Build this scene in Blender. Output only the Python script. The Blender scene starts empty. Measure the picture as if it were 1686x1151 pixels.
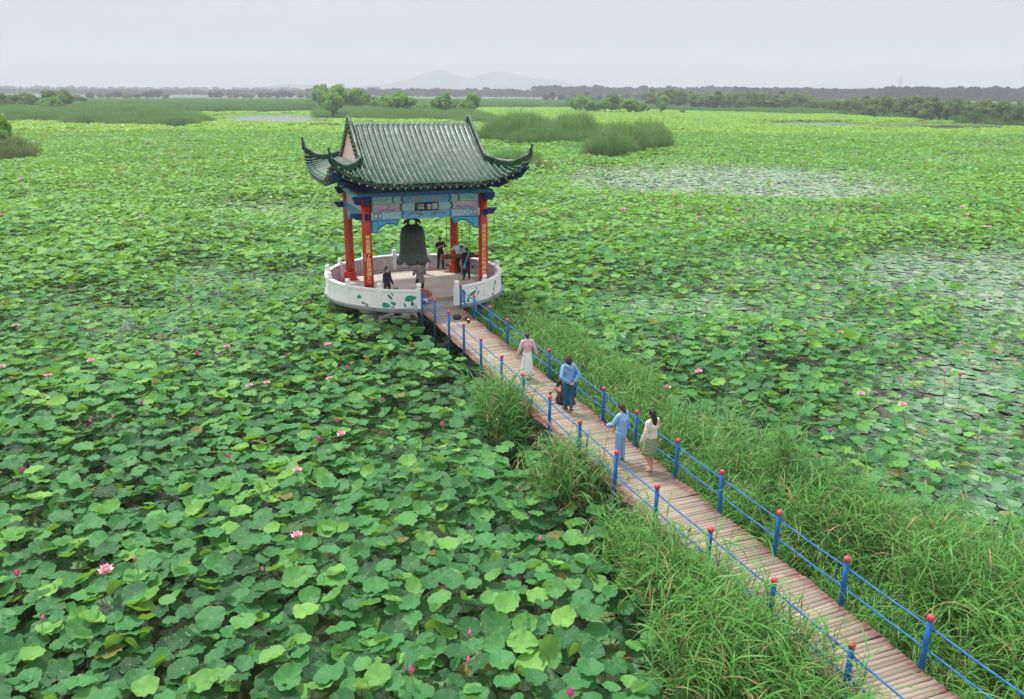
import bpy, bmesh, math, random
import numpy as np
from mathutils import Vector, Matrix, Euler
R_ = math.radians
random.seed(7)
rng = np.random.RandomState(11)
S = bpy.context.scene
COL = S.collection

# ------------------------------------------------------------------ camera, sky, sun, exposure
CAM_H, F_PX, PITCH, ROLL = 8.9, 1327.0, 0.3078, 0.006
cam = bpy.data.cameras.new('camera'); co = bpy.data.objects.new('camera', cam); COL.objects.link(co)
cam.sensor_width = 36; cam.lens = 36 * F_PX / 1686; cam.clip_start = .1; cam.clip_end = 40000
co.matrix_world = Matrix.Translation((0, 0, CAM_H)) @ Matrix.Rotation(math.pi/2 - PITCH, 4, 'X') @ Matrix.Rotation(ROLL, 4, 'Z')
S.camera = co
SUN_EL, SUN_AZ = R_(64), R_(-42)          # azimuth from +Y towards +X
world = bpy.data.worlds.new("World"); S.world = world; world.use_nodes = True
nt = world.node_tree; nt.nodes.clear()
out = nt.nodes.new('ShaderNodeOutputWorld'); bg = nt.nodes.new('ShaderNodeBackground')
sky = nt.nodes.new('ShaderNodeTexSky'); sky.sky_type = 'NISHITA'; sky.sun_disc = False
sky.sun_elevation = SUN_EL; sky.sun_rotation = SUN_AZ; sky.dust_density = 3.0; sky.air_density = 1.0; sky.ozone_density = 1.0
hs = nt.nodes.new('ShaderNodeHueSaturation'); hs.inputs['Saturation'].default_value = .35
mx = nt.nodes.new('ShaderNodeMix'); mx.data_type = 'RGBA'; mx.inputs['Factor'].default_value = .72
mx.inputs['B'].default_value = (8.0, 7.3, 7.1, 1)   # thin even overcast
nt.links.new(sky.outputs[0], hs.inputs['Color']); nt.links.new(hs.outputs[0], mx.inputs['A'])
wt = nt.nodes.new('ShaderNodeTexCoord'); wm_ = nt.nodes.new('ShaderNodeMapping'); wm_.inputs['Scale'].default_value = (1.2, 1.2, 5)
wn = nt.nodes.new('ShaderNodeTexNoise'); wn.inputs['Scale'].default_value = 1.6; wn.inputs['Detail'].default_value = 5
wr = nt.nodes.new('ShaderNodeMapRange'); wr.inputs['From Min'].default_value = .3; wr.inputs['From Max'].default_value = .7; wr.inputs['To Min'].default_value = .93; wr.inputs['To Max'].default_value = 1.05
wh = nt.nodes.new('ShaderNodeHueSaturation')      # soft unevenness of the cloud sheet
nt.links.new(wt.outputs['Generated'], wm_.inputs[0]); nt.links.new(wm_.outputs[0], wn.inputs['Vector']); nt.links.new(wn.outputs['Fac'], wr.inputs[0]); 
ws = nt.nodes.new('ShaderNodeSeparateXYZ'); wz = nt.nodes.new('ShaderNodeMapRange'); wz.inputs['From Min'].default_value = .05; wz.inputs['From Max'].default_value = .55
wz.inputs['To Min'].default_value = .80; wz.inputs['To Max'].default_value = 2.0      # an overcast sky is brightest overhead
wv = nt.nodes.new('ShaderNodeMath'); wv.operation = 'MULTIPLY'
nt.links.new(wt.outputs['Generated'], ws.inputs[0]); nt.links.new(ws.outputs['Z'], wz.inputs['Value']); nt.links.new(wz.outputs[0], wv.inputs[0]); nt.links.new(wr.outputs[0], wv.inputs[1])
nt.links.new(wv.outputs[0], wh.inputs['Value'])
nt.links.new(mx.outputs['Result'], wh.inputs['Color'])
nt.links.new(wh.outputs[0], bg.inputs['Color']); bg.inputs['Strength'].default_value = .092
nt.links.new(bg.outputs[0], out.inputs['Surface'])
sl = bpy.data.lights.new('sun', 'SUN'); so = bpy.data.objects.new('sun', sl); COL.objects.link(so)
sl.energy = 3.6; sl.angle = R_(5); sl.color = (1, .96, .89)
sd = Vector((math.sin(SUN_AZ)*math.cos(SUN_EL), math.cos(SUN_AZ)*math.cos(SUN_EL), math.sin(SUN_EL)))
so.rotation_euler = sd.to_track_quat('Z', 'Y').to_euler(); so.location = (0, 0, 60)
S.view_settings.view_transform = 'Standard'; S.view_settings.look = 'None'; S.view_settings.gamma = 1
S.view_settings.exposure = 0.29
S.cycles.max_bounces = 8; S.cycles.diffuse_bounces = 3; S.cycles.glossy_bounces = 3; S.cycles.transmission_bounces = 4
S.cycles.volume_bounces = 3; S.cycles.caustics_reflective = False; S.cycles.caustics_refractive = False
S.cycles.use_denoising = True

WATER = -1.35
TH = R_(21.5); OX, OY = -4.55, 37.3
def W(x, y, z=0.0):          # pavilion frame -> world
    c, s = math.cos(TH), math.sin(TH)
    return (OX + x*c - y*s, OY + x*s + y*c, z)
def at(x, y, z=WATER):       # photo pixel -> world point on the level z
    u, v = x - 843, y - 575.5
    cr, sr = math.cos(ROLL), math.sin(ROLL)
    u, v = cr*u + sr*v, -sr*u + cr*v
    c, s = math.cos(PITCH), math.sin(PITCH)
    dx, dy, dz = u/F_PX, c - v/F_PX*s, -s - v/F_PX*c
    t = (z - CAM_H)/dz
    return (dx*t, dy*t)
def to_px(X, Y, Z):          # arrays
    Zr = Z - CAM_H
    c, s = math.cos(PITCH), math.sin(PITCH)
    yc = c*Zr + s*Y; zc = c*Y - s*Zr
    u = F_PX*X/zc; v = -F_PX*yc/zc
    cr, sr = math.cos(ROLL), math.sin(ROLL)
    return 843 + cr*u - sr*v, 575.5 + sr*u + cr*v
def to_local(X, Y):
    c, s = math.cos(TH), math.sin(TH)
    a, b = X-OX, Y-OY
    return a*c + b*s, -a*s + b*c

# ------------------------------------------------------------------ materials
MATS = {}
def srgb(r, g, b):
    f = lambda c: (c/255/12.92) if c/255 <= .04045 else ((c/255+.055)/1.055)**2.4
    return (f(r), f(g), f(b), 1)
def mat(name, color, rough=.6, color2=None, scale=6, bump=None, bscale=40, metal=0, spec=.5, detail=4, coat=0, ramp=(.35,.65), stretch=None):
    if bump is None: bump, bscale = (.9, 13) if name.startswith('cloth') else (0, bscale)
    m = bpy.data.materials.new(name); m.use_nodes = True; MATS[name] = m
    t = m.node_tree; p = t.nodes['Principled BSDF']
    p.inputs['Base Color'].default_value = color; p.inputs['Roughness'].default_value = rough
    p.inputs['Metallic'].default_value = metal; p.inputs['Specular IOR Level'].default_value = spec
    if coat: p.inputs['Coat Weight'].default_value = coat
    tc = t.nodes.new('ShaderNodeTexCoord')
    src = tc.outputs['Object']
    if stretch:
        mp = t.nodes.new('ShaderNodeMapping'); mp.inputs['Scale'].default_value = stretch
        t.links.new(src, mp.inputs[0]); src = mp.outputs[0]
    if color2:
        n = t.nodes.new('ShaderNodeTexNoise'); n.inputs['Scale'].default_value = scale; n.inputs['Detail'].default_value = detail
        r = t.nodes.new('ShaderNodeValToRGB'); r.color_ramp.elements[0].position = ramp[0]; r.color_ramp.elements[1].position = ramp[1]
        r.color_ramp.elements[0].color = color; r.color_ramp.elements[1].color = color2
        t.links.new(src, n.inputs['Vector']); t.links.new(n.outputs['Fac'], r.inputs[0]); t.links.new(r.outputs[0], p.inputs['Base Color'])
    if bump:
        n = t.nodes.new('ShaderNodeTexNoise'); n.inputs['Scale'].default_value = bscale; n.inputs['Detail'].default_value = 3
        b = t.nodes.new('ShaderNodeBump'); b.inputs['Strength'].default_value = bump; b.inputs['Distance'].default_value = .02
        t.links.new(src, n.inputs['Vector']); t.links.new(n.outputs['Fac'], b.inputs['Height']); t.links.new(b.outputs[0], p.inputs['Normal'])
    return m

def leaf_mat(name, c0, c1, c2, under, trans=.3, rough=.5, spec=.3, attr='INSTANCER', veins=True, pale=None):
    """top colour runs c0 -> c1 -> c2 with each leaf's own tint; the underside has its own colour"""
    m = bpy.data.materials.new(name); m.use_nodes = True; MATS[name] = m
    t = m.node_tree; N = t.nodes; L = t.links
    p = N['Principled BSDF']; o = N['Material Output']
    p.inputs['Roughness'].default_value = rough; p.inputs['Specular IOR Level'].default_value = spec
    a = N.new('ShaderNodeAttribute'); a.attribute_type = attr; a.attribute_name = 'tint'
    r = N.new('ShaderNodeValToRGB'); e = r.color_ramp.elements; e[0].color = c0; e[1].color = c2; e[0].position = .05; e[1].position = .95
    x = e.new(.5); x.color = c1
    if veins or name == 'pad': e[2].position = .93; x2 = e.new(.985); x2.color = (.17,.16,.05,1)
    L.new(a.outputs['Fac'], r.inputs[0]); colr = r.outputs[0]
    if veins:
        uv = N.new('ShaderNodeTexCoord'); sp = N.new('ShaderNodeSeparateXYZ'); L.new(uv.outputs['UV'], sp.inputs[0])
        an = N.new('ShaderNodeMath'); an.operation = 'ARCTAN2'; L.new(sp.outputs['Y'], an.inputs[0]); L.new(sp.outputs['X'], an.inputs[1])
        k = N.new('ShaderNodeMath'); k.operation = 'MULTIPLY'; k.inputs[1].default_value = 9.5; L.new(an.outputs[0], k.inputs[0])
        cs = N.new('ShaderNodeMath'); cs.operation = 'COSINE'; L.new(k.outputs[0], cs.inputs[0])
        ab = N.new('ShaderNodeMath'); ab.operation = 'ABSOLUTE'; L.new(cs.outputs[0], ab.inputs[0])
        pw = N.new('ShaderNodeMath'); pw.operation = 'POWER'; pw.inputs[1].default_value = 14; L.new(ab.outputs[0], pw.inputs[0])
        ln = N.new('ShaderNodeVectorMath'); ln.operation = 'LENGTH'; L.new(uv.outputs['UV'], ln.inputs[0])
        dot = N.new('ShaderNodeMapRange'); dot.inputs['From Min'].default_value = .05; dot.inputs['From Max'].default_value = .11
        dot.inputs['To Min'].default_value = .8; dot.inputs['To Max'].default_value = 0; L.new(ln.outputs['Value'], dot.inputs['Value'])
        vs = N.new('ShaderNodeMath'); vs.operation = 'MULTIPLY'; vs.inputs[1].default_value = .28; L.new(pw.outputs[0], vs.inputs[0])
        mxx = N.new('ShaderNodeMath'); mxx.operation = 'MAXIMUM'; L.new(vs.outputs[0], mxx.inputs[0]); L.new(dot.outputs[0], mxx.inputs[1])
        vm = N.new('ShaderNodeMix'); vm.data_type = 'RGBA'; vm.inputs['B'].default_value = pale or (.16, .34, .10, 1)
        L.new(mxx.outputs[0], vm.inputs['Factor']); L.new(colr, vm.inputs['A']); colr = vm.outputs['Result']
        rn = N.new('ShaderNodeTexNoise'); rn.inputs['Scale'].default_value = 3.3; tg = N.new('ShaderNodeTexCoord'); L.new(tg.outputs['Generated'], rn.inputs['Vector'])
        ra_ = N.new('ShaderNodeMath'); ra_.operation = 'MULTIPLY'; L.new(ln.outputs['Value'], ra_.inputs[0]); L.new(rn.outputs['Fac'], ra_.inputs[1])
        rr_m = N.new('ShaderNodeMapRange'); rr_m.inputs['From Min'].default_value = .58; rr_m.inputs['From Max'].default_value = .66; rr_m.inputs['To Max'].default_value = .7; L.new(ra_.outputs[0], rr_m.inputs[0])
        rm = N.new('ShaderNodeMix'); rm.data_type = 'RGBA'; rm.inputs['B'].default_value = (.28,.22,.07,1); L.new(rr_m.outputs[0], rm.inputs['Factor']); L.new(colr, rm.inputs['A']); colr = rm.outputs['Result']
    # blotchy variation over each blade
    tc = N.new('ShaderNodeTexCoord'); nz = N.new('ShaderNodeTexNoise'); nz.inputs['Scale'].default_value = 7; L.new(tc.outputs['Object'], nz.inputs['Vector'])
    hv = N.new('ShaderNodeHueSaturation'); mr = N.new('ShaderNodeMapRange'); mr.inputs['To Min'].default_value = .75; mr.inputs['To Max'].default_value = 1.25
    L.new(nz.outputs['Fac'], mr.inputs['Value']); L.new(mr.outputs[0], hv.inputs['Value']); L.new(colr, hv.inputs['Color']); colr = hv.outputs[0]
    g = N.new('ShaderNodeNewGeometry'); bm_ = N.new('ShaderNodeMix'); bm_.data_type = 'RGBA'
    L.new(g.outputs['Backfacing'], bm_.inputs['Factor']); L.new(colr, bm_.inputs['A']); bm_.inputs['B'].default_value = under
    L.new(bm_.outputs['Result'], p.inputs['Base Color'])
    tr = N.new('ShaderNodeBsdfTranslucent')
    tm = N.new('ShaderNodeMix'); tm.data_type = 'RGBA'; tm.blend_type = 'MULTIPLY'; tm.inputs['Factor'].default_value = 0
    tr.inputs['Color'].default_value = (under[0]*1.5, under[1]*1.5, under[2]*.9, 1)
    ms = N.new('ShaderNodeMixShader'); ms.inputs[0].default_value = trans
    L.new(p.outputs[0], ms.inputs[1]); L.new(tr.outputs[0], ms.inputs[2]); L.new(ms.outputs[0], o.inputs['Surface'])
    return m

# ------------------------------------------------------------------ mesh helpers
class MB:
    def __init__(s): s.v = []; s.f = []; s.m = []; s.uv = None
    def add(s, vs, fs, mi=0):
        o = len(s.v); s.v += [tuple(v) for v in vs]; s.f += [tuple(i+o for i in f) for f in fs]; s.m += [mi]*len(fs)
        return s
    def box(s, c, d, mi=0, rz=0, M=None):
        x, y, z = d[0]/2, d[1]/2, d[2]/2
        vs = [Vector((sx*x, sy*y, sz*z)) for sz in (-1,1) for sx, sy in ((-1,-1),(1,-1),(1,1),(-1,1))]
        if rz: vs = [Matrix.Rotation(rz, 3, 'Z') @ v for v in vs]
        if M is not None: vs = [M @ v for v in vs]
        vs = [v + Vector(c) for v in vs]
        return s.add(vs, [(3,2,1,0),(4,5,6,7),(0,1,5,4),(1,2,6,5),(2,3,7,6),(3,0,4,7)], mi)
    def path(s, pts, ra, rb=None, n=8, mi=0, ref=(1,0,0), cap=True):
        """elliptical tube: radii ra along ref, rb across"""
        P = [Vector(p) for p in pts]; k = len(P)
        if not hasattr(ra, '__len__'): ra = [ra]*k
        if rb is None: rb = ra
        if not hasattr(rb, '__len__'): rb = [rb]*k
        vs = []; ref = Vector(ref)
        for i, p in enumerate(P):
            t = (P[min(i+1, k-1)] - P[max(i-1, 0)])
            t = t.normalized() if t.length > 1e-9 else Vector((0,0,1))
            a = ref - t*ref.dot(t)
            if a.length < .05: a = Vector((0,1,0)) - t*t.y
            a.normalize(); b = t.cross(a)
            for j in range(n):
                q = 2*math.pi*j/n
                vs.append(p + a*(ra[i]*math.cos(q)) + b*(rb[i]*math.sin(q)))
        fs = [(i*n+j, i*n+(j+1)%n, (i+1)*n+(j+1)%n, (i+1)*n+j) for i in range(k-1) for j in range(n)]
        if cap: fs += [tuple(range(n-1, -1, -1)), tuple((k-1)*n+j for j in range(n))]
        return s.add(vs, fs, mi)
    def lathe(s, prof, c=(0,0,0), n=24, mi=0, sx=1, sy=1):
        vs = []; k = len(prof)
        for r, z in prof:
            for j in range(n):
                q = 2*math.pi*j/n; vs.append((c[0]+r*math.cos(q)*sx, c[1]+r*math.sin(q)*sy, c[2]+z))
        fs = [(i*n+j, i*n+(j+1)%n, (i+1)*n+(j+1)%n, (i+1)*n+j) for i in range(k-1) for j in range(n)]
        fs += [tuple(range(n-1, -1, -1)), tuple((k-1)*n+j for j in range(n))]
        return s.add(vs, fs, mi)
    def ball(s, c, r, n=12, mi=0, sc=(1,1,1)):
        k = max(4, n//2+1)
        prof = [(max(1e-4, r*math.sin(math.pi*i/(k-1))), -r*math.cos(math.pi*i/(k-1))*sc[2]) for i in range(k)]
        return s.lathe(prof, c, n, mi, sc[0], sc[1])
    def build(s, name, mats, parent=None, smooth=False):
        me = bpy.data.meshes.new(name); me.from_pydata(s.v, [], s.f)
        for m in (mats if isinstance(mats, (list, tuple)) else [mats]): me.materials.append(MATS[m] if isinstance(m, str) else m)
        if any(s.m): me.polygons.foreach_set('material_index', s.m)
        if smooth: me.polygons.foreach_set('use_smooth', [True]*len(s.f))
        me.update()
        o = bpy.data.objects.new(name, me)
        if parent is not False:
            COL.objects.link(o); o.parent = parent
        return o
def np_mesh(name, V, F4, mats, smooth=False, mi=None, fattr=None, uv=None):
    """V (n,3) array, F4 (k,4) or (k,3) array"""
    me = bpy.data.meshes.new(name); k, c = F4.shape
    me.vertices.add(len(V)); me.vertices.foreach_set('co', V.astype(np.float32).ravel())
    me.loops.add(k*c); me.loops.foreach_set('vertex_index', F4.astype(np.int32).ravel())
    me.polygons.add(k); me.polygons.foreach_set('loop_start', np.arange(0, k*c, c, dtype=np.int32))
    me.polygons.foreach_set('loop_total', np.full(k, c, dtype=np.int32))
    for m in mats: me.materials.append(MATS[m])
    if mi is not None: me.polygons.foreach_set('material_index', np.asarray(mi, dtype=np.int32))
    if smooth: me.polygons.foreach_set('use_smooth', np.ones(k, dtype=bool))
    me.update(calc_edges=True)
    if fattr is not None:
        a = me.attributes.new('tint', 'FLOAT', 'FACE'); a.data.foreach_set('value', np.asarray(fattr, dtype=np.float32))
    if uv is not None:
        l = me.uv_layers.new(name='UVMap'); l.data.foreach_set('uv', uv[F4.ravel()].astype(np.float32).ravel())
    return me
def tag(o, label=None, cat=None, group=None, kind=None):
    if label: o['label'] = label
    if cat: o['category'] = cat
    if group: o['group'] = group
    if kind: o['kind'] = kind
    return o
def empty(name, loc, rz=0):
    o = bpy.data.objects.new(name, None); COL.objects.link(o); o.location = loc; o.rotation_euler = (0, 0, rz); o.empty_display_size = .2
    return o
def copy_tree(o, parent=None):
    c = o.copy(); COL.objects.link(c); c.parent = parent
    for ch in list(o.children): copy_tree(ch, c)
    return c

# scatter of shape variants over points (only for uncountable growth: kind = stuff)
def scatter(name, variants, P, rot, scl, idx, tint):
    me = bpy.data.meshes.new(name); n = len(P)
    me.vertices.add(n); me.vertices.foreach_set('co', P.astype(np.float32).ravel())
    for nm, ty, arr in (('rot', 'FLOAT_VECTOR', rot), ('scl', 'FLOAT', scl), ('tint', 'FLOAT', tint)):
        a = me.attributes.new(nm, ty, 'POINT'); a.data.foreach_set('vector' if ty == 'FLOAT_VECTOR' else 'value', arr.astype(np.float32).ravel())
    a = me.attributes.new('idx', 'INT', 'POINT'); a.data.foreach_set('value', idx.astype(np.int32))
    o = bpy.data.objects.new(name, me); COL.objects.link(o)
    vc = bpy.data.collections.new(name + '_shapes')
    for i, vm in enumerate(variants):
        vo = bpy.data.objects.new('%s_shape_%02d' % (name, i), vm); vc.objects.link(vo)
    g = bpy.data.node_groups.new(name, 'GeometryNodeTree')
    g.interface.new_socket('Geometry', in_out='INPUT', socket_type='NodeSocketGeometry')
    g.interface.new_socket('Geometry', in_out='OUTPUT', socket_type='NodeSocketGeometry')
    N, L = g.nodes, g.links
    gi = N.new('NodeGroupInput'); go = N.new('NodeGroupOutput'); ip = N.new('GeometryNodeInstanceOnPoints')
    ci = N.new('GeometryNodeCollectionInfo'); ci.inputs['Collection'].default_value = vc
    ci.inputs['Separate Children'].default_value = True; ci.inputs['Reset Children'].default_value = True
    def na(nm, ty):
        x = N.new('GeometryNodeInputNamedAttribute'); x.data_type = ty; x.inputs['Name'].default_value = nm; return x.outputs['Attribute']
    m2p = N.new('GeometryNodeMeshToPoints'); L.new(gi.outputs[0], m2p.inputs['Mesh'])
    er = N.new('FunctionNodeEulerToRotation'); L.new(na('rot', 'FLOAT_VECTOR'), er.inputs[0])
    L.new(m2p.outputs[0], ip.inputs['Points']); L.new(ci.outputs[0], ip.inputs['Instance']); ip.inputs['Pick Instance'].default_value = True
    L.new(na('idx', 'INT'), ip.inputs['Instance Index']); L.new(er.outputs[0], ip.inputs['Rotation']); L.new(na('scl', 'FLOAT'), ip.inputs['Scale'])
    L.new(ip.outputs[0], go.inputs[0])
    md = o.modifiers.new('scatter', 'NODES'); md.node_group = g
    return o

def vnoise(x, y, seed=0):
    xi, yi = np.floor(x).astype(np.int64), np.floor(y).astype(np.int64); xf, yf = x-xi, y-yi
    def h(a, b):
        n = (a*374761393 + b*668265263 + seed*2147483647) & 0x7fffffff
        n = ((n ^ (n >> 13)) * 1274126177) & 0x7fffffff
        return ((n ^ (n >> 16)) & 0xffff)/65535.
    u, v = xf*xf*(3-2*xf), yf*yf*(3-2*yf)
    return (h(xi,yi)*(1-u)+h(xi+1,yi)*u)*(1-v) + (h(xi,yi+1)*(1-u)+h(xi+1,yi+1)*u)*v
def fbm(x, y, seed=0, o=3):
    s, a, t = 0, 1., 0
    for i in range(o):
        s = s + a*vnoise(x*2**i, y*2**i, seed+i*17); t += a; a *= .55
    return s/t
def inside(X, Y, poly):
    r = np.zeros(len(X), bool); n = len(poly)
    for i in range(n):
        x1, y1 = poly[i]; x2, y2 = poly[(i+1) % n]
        c = ((y1 > Y) != (y2 > Y)); xx = (x2-x1)*(Y-y1)/((y2-y1) if y2 != y1 else 1e-9) + x1
        r ^= c & (X < xx)
    return r
def grid_pts(x0, x1, y0, y1, cell, jit=.9):
    nx, ny = int((x1-x0)/cell), int((y1-y0)/cell)
    gx, gy = np.meshgrid(np.arange(nx), np.arange(ny))
    X = x0 + (gx.ravel()+.5 + (rng.rand(nx*ny)-.5)*jit)*cell; Y = y0 + (gy.ravel()+.5+(rng.rand(nx*ny)-.5)*jit)*cell
    return X, Y

# ------------------------------------------------------------------ setting: water, marsh, far hills
def water_mat():
    m = bpy.data.materials.new('water'); m.use_nodes = True; MATS['water'] = m
    t = m.node_tree; p = t.nodes['Principled BSDF']; N, L = t.nodes, t.links
    p.inputs['Roughness'].default_value = .12; p.inputs['IOR'].default_value = 1.33
    tc = N.new('ShaderNodeTexCoord'); n = N.new('ShaderNodeTexNoise'); n.inputs['Scale'].default_value = .9; n.inputs['Detail'].default_value = 6
    r = N.new('ShaderNodeValToRGB'); r.color_ramp.elements[0].color = (.012, .018, .012, 1); r.color_ramp.elements[1].color = (.05, .06, .035, 1)
    r.color_ramp.elements[0].position = .4; r.color_ramp.elements[1].position = .62
    L.new(tc.outputs['Object'], n.inputs['Vector']); L.new(n.outputs['Fac'], r.inputs[0]); L.new(r.outputs[0], p.inputs['Base Color'])
    b = N.new('ShaderNodeBump'); b.inputs['Strength'].default_value = .06; b.inputs['Distance'].default_value = .05
    n2 = N.new('ShaderNodeTexNoise'); n2.inputs['Scale'].default_value = 5; L.new(tc.outputs['Object'], n2.inputs['Vector'])
    L.new(n2.outputs['Fac'], b.inputs['Height']); L.new(b.outputs[0], p.inputs['Normal'])
water_mat()
wm = MB(); wm.add([(-9000,-60,WATER),(9000,-60,WATER),(9000,9000,WATER),(-9000,9000,WATER)], [(0,1,2,3)])
tag(wm.build('water', 'water'), 'dark lake water between the lotus leaves', 'water', kind='structure')
mat('marsh', (.045,.085,.03,1), .9, (.09,.15,.045,1), .03, detail=8)
def sheet(name, poly, z, m, label, thick=0):
    b = MB(); b.add([(x, y, z) for x, y in poly], [tuple(range(len(poly)))]); o = b.build(name, m)
    if o.data.polygons[0].normal.z < 0: o.data.flip_normals()
    return tag(o, label, name, kind='structure')
sheet('ground', [at(-200,187), at(120,183), at(300,182), at(520,176), at(640,176), at(950,174), at(1100,181), at(1350,187), at(1500,196), at(1686,205), at(1990,214), (5200,2000), (8800,8800), (-8800,8800), (-5200,2600)], WATER+.05, 'marsh', 'flat green marsh land reaching to the far tree line')
# hills
mat('hill', (.025,.06,.06,1), .95, (.05,.08,.08,1), .002, detail=8)
def ridge(name, label, y0, pk, seed):
    """pk: (px, height px) of the skyline; a real relief with depth"""
    nx, ny = 90, 14
    xs = [at(p[0], 575)[0]*0 + (p[0]-843)/F_PX*y0 for p in pk]; hs = [p[1]/F_PX*y0*1.02 for p in pk]
    V = []; X = np.linspace(xs[0], xs[-1], nx); H = np.interp(X, xs, hs)
    for j in range(ny):
        d = (j/(ny-1)-.5)*2; prof = (1-abs(d)**1.4)
        yy = y0 + d*600
        nz = fbm(X/260., np.full(nx, yy/260.), seed, 4)
        Z = np.maximum(H*prof*(.82+.36*nz) + 10*nz*prof, 0) + WATER + .1
        V += list(zip(X, np.full(nx, yy), Z))
    F = [(j*nx+i, j*nx+i+1, (j+1)*nx+i+1, (j+1)*nx+i) for j in range(ny-1) for i in range(nx-1)]
    b = MB(); b.add(V, F); return tag(b.build(name, 'hill', smooth=True), label, 'hills', kind='structure')
ridge('hills', 'faint blue twin-peaked hills on the horizon beyond the far trees', 6000,
      [(560,1),(590,9),(620,12),(650,16),(680,22),(705,31),(728,35),(745,33),(760,26),(775,24),(795,33),(822,34),(842,29),(860,27),(880,23),(905,21),(940,14),(980,10),(1040,7),(1120,1)], 3)
ridge('hills', 'lower pale hills left of the twin peaks on the horizon', 4600, [(420,1),(450,7),(475,13),(495,15),(530,11),(570,7),(600,1)], 5)

# ------------------------------------------------------------------ lotus shapes
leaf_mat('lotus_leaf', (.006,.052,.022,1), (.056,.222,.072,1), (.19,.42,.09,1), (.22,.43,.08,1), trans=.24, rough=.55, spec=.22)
leaf_mat('lotus_leaf_far', (.05,.20,.045,1), (.15,.37,.055,1), (.28,.50,.075,1), (.28,.48,.06,1), trans=.32, rough=.5, spec=.3, attr='GEOMETRY', veins=False)  # yellower far copy: light coming through the blades is put into its colour
leaf_mat('pad', (.03,.13,.055,1), (.10,.25,.11,1), (.23,.37,.17,1), (.10,.16,.05,1), trans=.03, rough=.25, spec=.7, veins=False)
mat('stem', (.10,.19,.04,1), .6); mat('stem_brown', (.12,.10,.04,1), .7)
def leaf_arrays(seed, cup=.18, wave=.06, n=36, rings=(.1,.35,.62,.85,1.0), fold=0, tilt=0, lobes=None):
    r = np.random.RandomState(seed); q = np.linspace(0, 2*np.pi, n, endpoint=False)
    p1, p2, p3 = r.rand(3)*6.28; k1, k2 = r.randint(2, 4), r.randint(5, 8)
    k3 = r.randint(9, 12); out = 1 + .05*np.sin(2*q+p1) + .04*np.sin(k2*q+p2) + .026*np.sin(k3*q+p3)
    notch = r.rand()*6.28; dq = np.abs((q-notch+np.pi) % (2*np.pi)-np.pi); out -= .10*np.exp(-(dq/.18)**2)
    V = [(0, 0, -.05*cup*3)]; 
    for rr in rings:
        rad = rr*out; z = cup*rr**1.7 + wave*rr**2.5*(np.sin(k1*q+p2)*1.1 + .7*np.sin(k2*q+p1)) + .012*rr*np.cos(19*q)
        z = z - .055*(rr > .8)*(rr**4)*np.sin(k3*q+p3) - .05*(rr > .95)*(1+np.sin(k2*q))*.5
        V += list(zip(rad*np.cos(q), rad*np.sin(q), z))
    V = np.array(V); uv = V[:, :2].copy()
    if fold:
        x = V[:,0].copy(); a = fold*np.clip(np.abs(x)*2.2, 0, 1); V[:,0] = np.sign(x)*np.abs(x)*np.cos(a); V[:,2] += np.abs(x)*np.sin(a)
    F = [(0, 1+j, 1+(j+1)%n) for j in range(n)]
    for i in range(len(rings)-1):
        for j in range(n):
            a, b = 1+i*n+j, 1+i*n+(j+1)%n; F.append((a, a+n, b+n, b))
    return V, F, uv
def leaf_mesh(name, seed, stem=True, rad=.33, **kw):
    V, F, uv = leaf_arrays(seed, **kw); V = V*rad
    me = bpy.data.meshes.new(name); vs = [tuple(v) for v in V]; fs = list(F); mi = [0]*len(F)
    if stem:
        b = MB(); b.path([(0,0,-.02*rad/.33), (.01,.01,-.35), (.05,.02,-.9), (.06,.05,-1.4)], [.006,.0075,.009,.009], n=4, cap=False)
        o = len(vs); vs += b.v; fs += [tuple(i+o for i in f) for f in b.f]; mi += [1]*len(b.f)
    me.from_pydata(vs, [], fs); me.materials.append(MATS['lotus_leaf']); me.materials.append(MATS['stem'])
    me.polygons.foreach_set('material_index', mi); me.polygons.foreach_set('use_smooth', [True]*len(fs))
    l = me.uv_layers.new(name='UVMap'); uvs = np.zeros((len(vs), 2)); uvs[:len(uv)] = uv
    li = np.zeros(len(me.loops), dtype=np.int32); me.loops.foreach_get('vertex_index', li); l.data.foreach_set('uv', uvs[li].astype(np.float32).ravel())
    me.update(); return me
KW = [dict(cup=.16, wave=.05), dict(cup=.10, wave=.07), dict(cup=.26, wave=.05), dict(cup=.20, wave=.09), dict(cup=.06, wave=.10), dict(cup=.14, wave=.04),
      dict(cup=.45, wave=.06), dict(cup=.32, wave=.10), dict(cup=.12, wave=.05, fold=.75), dict(cup=.08, wave=.03, fold=1.35)]
KIND = ['open', 'open', 'dished', 'wavy', 'wavy', 'open', 'cupped', 'cupped', 'folded', 'rolled']
near_shapes = [leaf_mesh('lotus_leaf_%s' % KIND[i], 40+i, True, **k) for i, k in enumerate(KW)]
blade_shapes = [leaf_mesh('lotus_leaf_blade_%d' % i, 40+i, False, **k) for i, k in enumerate(KW)]
far_shapes = [leaf_mesh('lotus_leaf_small_%d' % i, 60+i, False, n=12, rings=(.5,1.0), **k) for i, k in enumerate(KW)]
def pad_mesh(i):
    r = np.random.RandomState(i); n = 14; q = np.linspace(.12, 2*np.pi-.12, n); rad = (1+.05*r.randn(n)*.6)*.2
    b = MB(); b.add([(0,0,0)] + [(rad[j]*math.cos(q[j]), rad[j]*math.sin(q[j]), .006*math.sin(3*q[j]+i)) for j in range(n)], [(0, j+1, j+2) for j in range(n-1)])
    o = b.build('pad', 'pad', False); me = o.data; bpy.data.objects.remove(o); return me
pad_shapes = [pad_mesh(i) for i in range(5)]

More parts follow.
